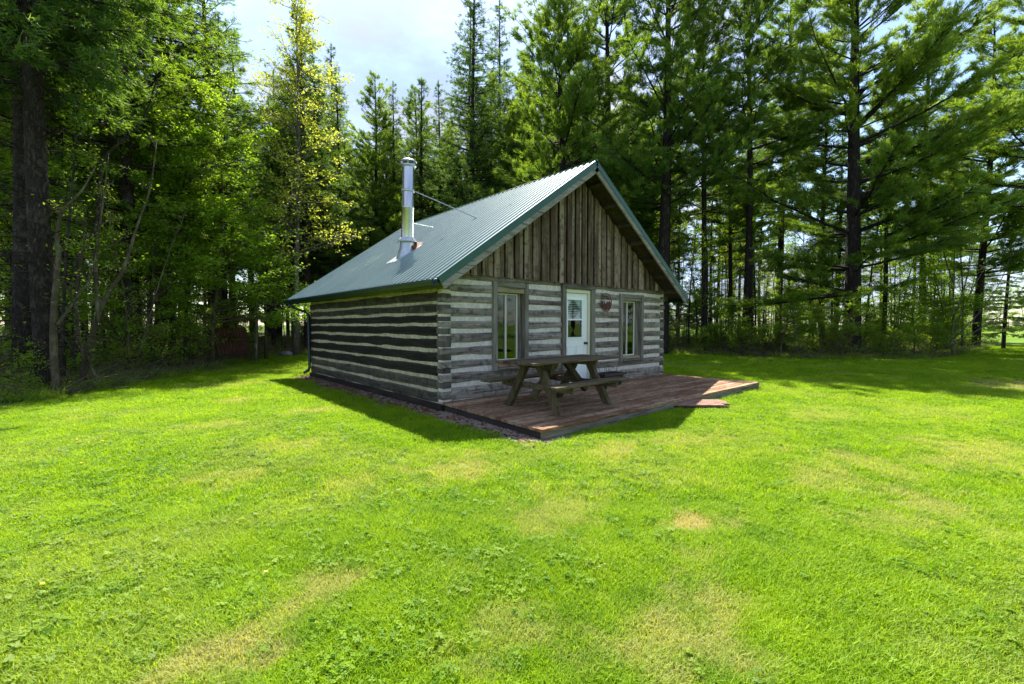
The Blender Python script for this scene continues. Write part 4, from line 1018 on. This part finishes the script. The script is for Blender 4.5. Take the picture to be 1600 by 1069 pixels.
while n < 60 and tries < 4000:
    tries += 1; u = R.uniform(-60, 500); D = R.uniform(10.5, 27)
    x, y = at(u, D); s0_ = sdist(np.array([x]), np.array([y]))[0]
    if s0_ < .5: continue
    plant(['slimA', 'slimB', 'leafyC'][R.choice(3, p=[.45, .4, .15])], 'sapling', 'thin upright sapling '+where_left(u, D), 'tree', x, y, R.uniform(0, 6), R.uniform(.55, 1.0), g_sl); n += 1
g_sh = 'low shrubs along the forest edge'
n = 0; tries = 0
while n < 170 and tries < 9000:
    tries += 1; u = R.uniform(-60, 1640)
    if 500 < u < 1020: continue
    D = R.uniform(9, 34); x, y = at(u, D); s0_ = sdist(np.array([x]), np.array([y]))[0]
    if s0_ < .5 or s0_ > 6: continue
    plant(['shrubA', 'shrubB', 'brush', 'brush'][R.randint(4)], 'shrub', 'low straggly shrub '+(where_left(u, D) if u < 600 else where_right(u, D)), 'shrub', x, y, R.uniform(0, 6), R.uniform(.35, .95), g_sh); n += 1
# far trees beyond the field
for i in range(46):
    u = 980+i*16+R.uniform(-6, 6); D = R.uniform(95, 130); x, y = at(u, D)
    plant(['leafyC', 'leafyA', 'leafyC'][R.randint(3)], 'distant_tree', 'small distant tree beyond the field, seen between the pine trunks', 'tree', x, y, R.uniform(0, 6), R.uniform(.7, 1.2), 'distant trees beyond the field')
for i in range(26):
    u = -260+i*30+R.uniform(-8, 8); D = R.uniform(58, 80); x, y = at(u, D)
    plant('leafyA', 'distant_tree', 'bushy green tree closing the back of the left forest', 'tree', x, y, R.uniform(0, 6), R.uniform(1.0, 1.5), 'bushy trees at the back of the left forest')
# trees behind the photographer (mirrored in the window panes)
for i in range(20):
    plant(['whitepineB', 'whitepineC', 'leafyA'][i % 3], 'evergreen_tree', 'tree across the lawn opposite the cabin front', 'tree', -6+i*4+R.uniform(-1, 1), -30-R.uniform(0, 6), R.uniform(0, 6), .8, 'trees across the lawn opposite the cabin')

# rusty sheet leaning in the forest, rock
x, y = at(360, 17.6)
o = thing('rusty_metal_sheet', 'curved rusty-brown sheet leaning among the bushes at the left forest edge', 'metal sheet', (x, y, float(ground_z(x, y))), -YAW+.2)
mb = MB(); nx, nz_ = 22, 10; V = []
for i in range(nx+1):
    for j in range(nz_+1):
        a = i/nx; c_ = j/nz_; wdt = 1.25*(1-.25*(1-c_)**2); V.append(((a-.5)*wdt+.15*(1-c_), .10*math.cos(a*nx*PI)*.12+.35*math.sin(a*PI)*.5-.2*c_, c_*1.30))
mb.add(V, f4=[(i*(nz_+1)+j, (i+1)*(nz_+1)+j, (i+1)*(nz_+1)+j+1, i*(nz_+1)+j+1) for i in range(nx) for j in range(nz_)])
sh = mb.build('sheet', simple('rusty_sheet', (.115, .05, .03), .85, var=.35, bump=.3, scale=5), o)
md = sh.modifiers.new('thick', 'SOLIDIFY'); md.thickness = .01
def rock(name, label, x, y, s, seed):
    rs = np.random.RandomState(seed); mb = MB(); n, k = 9, 14; V = []
    for i in range(n+1):
        for j in range(k):
            th = PI*i/n; ph = 2*PI*j/k; d = np.array([math.sin(th)*math.cos(ph), math.sin(th)*math.sin(ph), math.cos(th)])
            r = 1+.35*(float(vnoise(d[0]*1.6+seed, d[1]*1.6+d[2]*2.1, seed))-.5); V.append(d*r*np.array(s))
    mb.add(V, f4=[(i*k+j, i*k+(j+1) % k, (i+1)*k+(j+1) % k, (i+1)*k+j) for i in range(n) for j in range(k)])
    o = mb.build(name, M_['rock'], smooth=True); o.location = (x, y, float(ground_z(x, y))+s[2]*.4); tag(o, label, 'rock')
x, y = at(447, 21.0); rock('rock', 'grey boulder lying at the forest edge behind the left rear of the cabin', x, y, (.28, .22, .17), 3)

# ------------------------------------------------------------------ scatter (stuff) with geometry nodes
def scatter(name, label, cat, pts, scl, rotz, protos, attrs=None, tilt=.0, kind='stuff'):
    me = bpy.data.meshes.new(name); n = len(pts)
    me.vertices.add(n); me.vertices.foreach_set('co', np.asarray(pts, np.float32).ravel())
    rs = np.random.RandomState(1)
    def A(nm, arr): me.attributes.new(nm, 'FLOAT', 'POINT').data.foreach_set('value', np.asarray(arr, np.float32))
    A('scl', scl); A('pick', rs.randint(0, len(protos), n))
    me.attributes.new('rot', 'FLOAT_VECTOR', 'POINT').data.foreach_set('vector', np.stack([rs.normal(0, tilt, n) if tilt else np.zeros(n), rs.normal(0, tilt, n) if tilt else np.zeros(n), rotz], 1).astype(np.float32).ravel())
    for k, a in (attrs or {}).items(): A(k, a)
    o = obj(name, me)
    col = bpy.data.collections.new(name+'_pieces')
    for q, pm in enumerate(protos): col.objects.link(bpy.data.objects.new('%s_piece_%02d' % (name, q), pm))
    ng = bpy.data.node_groups.new(name, 'GeometryNodeTree')
    ng.interface.new_socket('Geometry', in_out='INPUT', socket_type='NodeSocketGeometry'); ng.interface.new_socket('Geometry', in_out='OUTPUT', socket_type='NodeSocketGeometry')
    gi = ng.nodes.new('NodeGroupInput'); go = ng.nodes.new('NodeGroupOutput')
    ip = ng.nodes.new('GeometryNodeInstanceOnPoints'); ci = ng.nodes.new('GeometryNodeCollectionInfo'); ci.inputs['Collection'].default_value = col
    ci.inputs['Separate Children'].default_value = True; ci.inputs['Reset Children'].default_value = True
    def NA(nm, tp):
        a = ng.nodes.new('GeometryNodeInputNamedAttribute'); a.data_type = tp; a.inputs['Name'].default_value = nm; return a.outputs['Attribute']
    l = ng.links.new
    l(gi.outputs[0], ip.inputs['Points']); l(ci.outputs[0], ip.inputs['Instance']); ip.inputs['Pick Instance'].default_value = True
    l(NA('pick', 'INT'), ip.inputs['Instance Index']); l(NA('scl', 'FLOAT'), ip.inputs['Scale'])
    e = ng.nodes.new('FunctionNodeEulerToRotation'); l(NA('rot', 'FLOAT_VECTOR'), e.inputs[0]); l(e.outputs[0], ip.inputs['Rotation'])
    l(ip.outputs[0], go.inputs[0])
    md = o.modifiers.new('scatter', 'NODES'); md.node_group = ng
    tag(o, label, cat, kind=kind); return o

def grass_clump(seed, n, rad, h, wd, mat=M_['grass']):
    rs = np.random.RandomState(seed); mb = MB()
    a = rs.uniform(0, 2*PI, n); r = rad*np.sqrt(rs.rand(n)); P = np.stack([r*np.cos(a), r*np.sin(a), np.full(n, -.004)], 1)
    hh = h*rs.uniform(.45, 1.15, n)[:, None]; az = rs.uniform(0, 2*PI, n); ln = rs.uniform(.15, .95, n)[:, None]*hh
    d = np.stack([np.cos(az), np.sin(az), 0*az], 1); s = np.stack([-np.sin(az), np.cos(az), 0*az], 1)*wd/2
    s = s*rs.uniform(.7, 1.3, (n, 1))
    m_ = P+d*ln*.35+np.array([0, 0, 1])*hh*.62; tip = P+d*ln*1.15+np.array([0, 0, 1])*hh
    V = np.stack([P-s, P+s, m_+s*.8, m_-s*.8, tip], 1).reshape(-1, 3)
    i = np.arange(n)*5; rn = np.repeat(rs.rand(n), 5)
    tn = np.clip(np.tile([.15, .15, .55, .55, .9], n)*.6+rn*.45, 0, 1)
    mb.add(V, f4=np.stack([i, i+1, i+2, i+3], 1), f3=np.stack([i+3, i+2, i+4], 1), tint=tn, rnd=np.repeat(rs.rand(n), 5))
    return mb.mesh('grass_tuft', mat)
def clover_clump(seed, n, rad):
    rs = np.random.RandomState(seed); mb = MB(); 
    for i in range(n):
        a = rs.uniform(0, 2*PI); r = rad*math.sqrt(rs.rand()); c = np.array([r*math.cos(a), r*math.sin(a), rs.uniform(.012, .035)]); s = rs.uniform(.006, .011); t_ = rs.uniform(.2, .9); q = rs.rand()
        tilt = rs.normal(0, .35, 2)
        for k in range(3):
            b_ = k*2.094+a; d = np.array([math.cos(b_), math.sin(b_), 0]); e = np.array([-math.sin(b_), math.cos(b_), 0])
            V = [c, c+d*s*.8+e*s*.65, c+d*s*1.5, c+d*s*.8-e*s*.65]; V = [v+np.array([0, 0, (v-c)[0]*tilt[0]+(v-c)[1]*tilt[1]]) for v in V]
            mb.add(V, f4=[(0, 1, 2, 3)], tint=t_, rnd=q)
    return mb.mesh('clover_patch', M_['clover'])
rs = np.random.RandomState(8)
def fan(n, D0, D1, umin=-140, umax=1740, pw=1.0):
    D = (D0**pw+(D1**pw-D0**pw)*rs.rand(n))**(1/pw) if pw else D0*(D1/D0)**rs.rand(n)
    u = rs.uniform(umin, umax, n); d = Fw[:2][None]+Rt[:2][None]*((u-800)/F_PX)[:, None]
    return CAM[:2]+d*D[:, None]
STEPC = np.array([st.location.x, st.location.y])
def lawn_ok(p, pad=.0):
    x, y = p[:, 0], p[:, 1]; ok = sdist(x, y)+(fbm(x*1.3, y*1.3, 51, 3)-.5)*1.2 < .1
    jag = (fbm(x*3, y*3, 61, 3)-.5)*.35
    ok &= ~((x > -.42+jag) & (x < W+.3) & (y > -.1) & (y < LL+.4+jag))
    ok &= ~((x > -.36+jag) & (x < DX+.02) & (y > -DD+.02+jag*0) & (y < 0))
    ok &= ~((x > -.2+jag) & (x < .5+jag) & (y > -DD-.22+jag) & (y < 0))
    q = p-STEPC; ok &= ~((np.abs(q@d_) < .70) & (np.abs(q@nrm) < .32))
    return ok
PTS, SCL = [], []
for n_, a, b_, s_ in ((30000, .9, 3.6, 1.0), (34000, 3.2, 8, 1.15), (36000, 7, 16, 1.5), (30000, 14, 32, 2.1)):
    p = fan(n_, a, b_, pw=2.0 if b_ < 9 else 1.5); p = p[lawn_ok(p)]; PTS.append(p); SCL.append(np.full(len(p), s_))
an_ = rs.uniform(0, 2*PI, 26000); rr_ = 9*np.sqrt(rs.rand(26000)); p = CAM[:2]+np.c_[rr_*np.cos(an_), rr_*np.sin(an_)]
dv = p-CAM[:2]; fw = dv@Fw[:2]; rt_ = dv@Rt[:2]; p = p[~((fw > .9) & (np.abs(rt_) < fw*1.3))]; p = p[lawn_ok(p)]; PTS.append(p); SCL.append(np.full(len(p), 1.7))
for a, b_ in ((-1100, -140), (1740, 2700)):
    p = fan(14000, 3, 26, a, b_, pw=1.5); p = p[lawn_ok(p)]; PTS.append(p); SCL.append(np.full(len(p), 2.1))
PP = np.concatenate(PTS); SC_ = np.concatenate(SCL)*rs.uniform(.75, 1.2, len(PP))
dry = dryness(PP[:, 0], PP[:, 1]); keep = rs.rand(len(PP)) > np.clip((dry-.55)*1.5, 0, .8); PP = PP[keep]; SC_ = SC_[keep]; dry = dry[keep]
lush = fbm(PP[:, 0]*1.6, PP[:, 1]*1.6, 71, 3)
SC_ = SC_*(.75+.5*lush)*(1-.35*dry)
Z = ground_z(PP[:, 0], PP[:, 1])
scatter('lawn_grass', 'short bright green mown grass covering the lawn', 'grass', np.c_[PP, Z], SC_, rs.uniform(0, 6.28, len(PP)), [grass_clump(i, 34, .07, .045, .0042) for i in range(5)], {'dry': dry, 'lush': 1.05-.55*fbm(PP[:, 0]*2.3, PP[:, 1]*2.3, 91, 5)-.5*fbm(PP[:, 0]*9, PP[:, 1]*9, 93, 3)+rs.normal(0, .12, len(PP))}, tilt=.06)
p = fan(26000, .9, 9, pw=1.6); p = p[lawn_ok(p)]; cl = fbm(p[:, 0]*.9+3, p[:, 1]*.9, 81, 4)+.08*(p[:, 0] < -2.5); p = p[rs.rand(len(p)) < np.clip((cl-.42)*1.2, .02, .32)]
dr_ = dryness(p[:, 0], p[:, 1]); p = p[dr_ < .28]; dr_ = dr_[dr_ < .28]
scatter('clover', 'clover and small broad leaves mixed into the lawn', 'clover', np.c_[p, ground_z(p[:, 0], p[:, 1])+.008], rs.uniform(.8, 1.3, len(p)), rs.uniform(0, 6.28, len(p)), [clover_clump(i, 16, .06) for i in range(3)], {'dry': dr_, 'lush': rs.uniform(.2, .8, len(p))})
# dandelions
dm = MB(); dm.lathe([(0, .035), (.009, .038), (.012, .044), (.008, .049), (0, .048)], k=9); dmesh = dm.mesh('dandelion', M_['dandelion'])
for u, v in ((120, 690), (160, 692), (127, 729), (66, 913), (415, 893), (218, 634), (1228, 590)):
    q = at_z(u, v, -.12); o = obj('dandelion', dmesh); o.location = (q[0], q[1], float(ground_z(q[0], q[1]))+.0)
    tag(o, 'tiny yellow dandelion flower in the lawn grass', 'flower', 'dandelions in the lawn')
rl = rs.uniform(0, 1, (420, 2)); rp = np.array([sp(-1, .1+(LS-.2)*a**1.5, .006, Y0+.1+(Y1-Y0-.2)*b_) for a, b_ in rl])
# gravel and leaves beside the wall
n_ = 5200; g1 = np.c_[rs.uniform(-.55, .02, n_), rs.uniform(-.2, LL+.3, n_)]; g2 = np.c_[rs.uniform(-.40, .05, 2200), rs.uniform(-DD-.15, 0, 2200)]; g3 = np.c_[rs.uniform(0, DX, 1300), rs.uniform(-DD-.06, -DD+.05, 1300)]
gp = np.concatenate([g1, g2, g3])
def stone_mesh(seed):
    r = np.random.RandomState(seed); v = np.array([(-1, -1, -.5), (1, -1, -.5), (1, 1, -.5), (-1, 1, -.5), (-.7, -.7, .6), (.7, -.7, .6), (.7, .7, .6), (-.7, .7, .6)])*.013*r.uniform(.6, 1.4, (8, 3))
    mb = MB(); mb.add(v, f4=[(0, 1, 5, 4), (1, 2, 6, 5), (2, 3, 7, 6), (3, 0, 4, 7), (4, 5, 6, 7)]); return mb.mesh('stone', M_['stone'])
def dead_leaf(seed):
    r = np.random.RandomState(seed); mb = MB(); leaves(mb, r.uniform(-.05, .05, (5, 3))*np.array([1, 1, .1])+np.array([0, 0, .012]), r, .06, np.full(5, .5), .9); return mb.mesh('dead_leaf', M_['litter'])
scatter('gravel', 'strip of small gravel and dead leaves along the cabin wall and deck', 'gravel', np.c_[gp, ground_z(gp[:, 0], gp[:, 1])+.006], rs.uniform(.4, 1.7, len(gp)), rs.uniform(0, 6.28, len(gp)), [stone_mesh(1), stone_mesh(2), stone_mesh(3), stone_mesh(4)])
mb = MB()
def sheet_strip(x0, x1, y0, y1, name):
    xs_ = np.linspace(x0, x1, 8); ys2 = np.linspace(y0, y1, 60); V, Fq = grid(xs_, ys2, .004); 
    e = (fbm(V[:, 1]*2, V[:, 0]*2, 5, 3)-.5)*.16; V[:, 0] += np.where(V[:, 0] < x0+.01, e, 0); V[:, 2] = ground_z(V[:, 0], V[:, 1])+.005; return V, Fq
V, Fq = sheet_strip(-.5, .1, -.1, LL+.3, ''); mb.add(V, Fq); V, Fq = sheet_strip(-.34, .1, -DD-.15, -.11, ''); mb.add(V, Fq)
tag(mb.build('gravel_bed', simple('earth_and_gravel', (.13, .085, .06), .95, spec=.1, var=.6, bump=.8, scale=45), smooth=True), kind='structure')
lp = np.c_[rs.uniform(-.5, 0, 700), rs.uniform(-.1, LL+.3, 700)]; lp = np.concatenate([lp, np.c_[rs.uniform(-.42, 0, 130), rs.uniform(-DD-.2, 0, 130)]])
scatter('leaf_litter', 'brown dead leaves on the gravel beside the left cabin wall', 'leaves', np.c_[lp, ground_z(lp[:, 0], lp[:, 1])+.012], rs.uniform(.4, .9, len(lp)), rs.uniform(0, 6.28, len(lp)), [dead_leaf(i) for i in range(3)])
eg = np.concatenate([fan(16000, 8.5, 30, -160, 620, pw=1.3), fan(24000, 15, 36, 980, 1740, pw=1.3)])
s1 = sdist(eg[:, 0], eg[:, 1])+(fbm(eg[:, 0]*1.3, eg[:, 1]*1.3, 51, 3)-.5)*1.2; eg = eg[(s1 > -.1) & (s1 < 2.6) & (rs.rand(len(eg)) < 1.1-s1*.35)]
scatter('edge_grass', 'taller unmown grass where the lawn meets the trees', 'grass', np.c_[eg, ground_z(eg[:, 0], eg[:, 1])], rs.uniform(.5, 1.4, len(eg)), rs.uniform(0, 6.28, len(eg)), [grass_clump(20+i, 22, .12, .20, .007) for i in range(3)], {'dry': rs.uniform(0, .35, len(eg)), 'lush': rs.uniform(.0, .7, len(eg))}, tilt=.1)
scatter('roof_litter', 'scattered dead needles and leaf bits on the metal roof', 'litter', rp, rs.uniform(.12, .4, len(rp)), rs.uniform(0, 6.28, len(rp)), [dead_leaf(11), dead_leaf(12)], tilt=.3)
dl = np.c_[rs.uniform(.1, DX-.1, 160), rs.uniform(-DD+.1, -.05, 160)]
scatter('deck_litter', 'small dead leaves and grit lying on the deck boards', 'litter', np.c_[dl, np.full(len(dl), .002)-.045*np.clip(-dl[:, 1]/DD, 0, 1)*np.clip(1-dl[:, 0]/DX, 0, 1)], rs.uniform(.12, .35, len(dl)), rs.uniform(0, 6.28, len(dl)), [dead_leaf(13), dead_leaf(14)])
# undergrowth
def weed(seed, n, h, mat, sz=.07, rad=.22):
    r = np.random.RandomState(seed); mb = MB(); P = []
    for i in range(n):
        a = r.uniform(0, 6.28); q = rad*math.sqrt(r.rand()); hh = h*r.uniform(.3, 1); b_ = np.array([q*math.cos(a), q*math.sin(a), 0]); e = b_+np.array([r.normal(0, .25)*hh, r.normal(0, .25)*hh, hh])
        s = unit(np.array([[-math.sin(a), math.cos(a), 0]]))[0]*.004; mb.add([b_-s, b_+s, e], f3=[(0, 1, 2)], tint=.2)
        for k in range(4): P.append(b_+(e-b_)*r.uniform(.35, 1.05)+r.normal(0, .04, 3))
    P = np.array(P); leaves(mb, P, r, sz, r.uniform(0, 1, len(P)), .8); return mb.mesh('weed', mat)
up = np.concatenate([fan(26000, 8.5, 36, -160, 560, pw=1.3), fan(26000, 15, 42, 980, 1740, pw=1.3)])
s1 = sdist(up[:, 0], up[:, 1])+(fbm(up[:, 0]*1.3, up[:, 1]*1.3, 51, 3)-.5)*1.2
up = up[(s1 > -.15) & (s1 < 15) & (up[:, 0] < 34) & (rs.rand(len(up)) < np.clip(1.1-s1*.05, .3, 1))]
s1 = sdist(up[:, 0], up[:, 1])
scatter('undergrowth', 'tangle of weeds, ferns and small leaves on the forest floor', 'undergrowth', np.c_[up, ground_z(up[:, 0], up[:, 1])], rs.uniform(.5, 1.3, len(up))*np.clip(.45+s1*.25, .4, 1.2), rs.uniform(0, 6.28, len(up)),
        [weed(1, 12, .35, M_['leaf_dull']), weed(2, 10, .45, M_['leaf_dull'], .06), weed(3, 12, .28, M_['leaf_green'], .07), weed(4, 14, .5, M_['leaf_dull'], .045)])
fp = np.concatenate([fan(9000, 9, 30, -160, 520, pw=1.5), fan(7000, 18, 36, 1000, 1740, pw=1.5)]); s1 = sdist(fp[:, 0], fp[:, 1]); fp = fp[(s1 > 0) & (s1 < 12)]
def stick(seed):
    r = np.random.RandomState(seed); mb = MB()
    for i in range(5):
        p = r.uniform(-.3, .3, 3)*np.array([1, 1, .1])+np.array([0, 0, .05]); d = r.normal(0, .35, 3)*np.array([1, 1, .5]); d[2] = abs(d[2]); mb.tubes([p, p+d*.5+r.normal(0, .03, 3), p+d], [.006, .005, .002], 3)
    return mb.mesh('stick', M_['deadtwig'])
scatter('fallen_twigs', 'fallen twigs and brown litter between the trunks', 'twigs', np.c_[fp, ground_z(fp[:, 0], fp[:, 1])], rs.uniform(.6, 1.8, len(fp)), rs.uniform(0, 6.28, len(fp)), [stick(1), stick(2), stick(3), dead_leaf(7)])
print('tris proto', sum(len(m_.polygons) for a in PROTO.values() for m_ in a if m_))
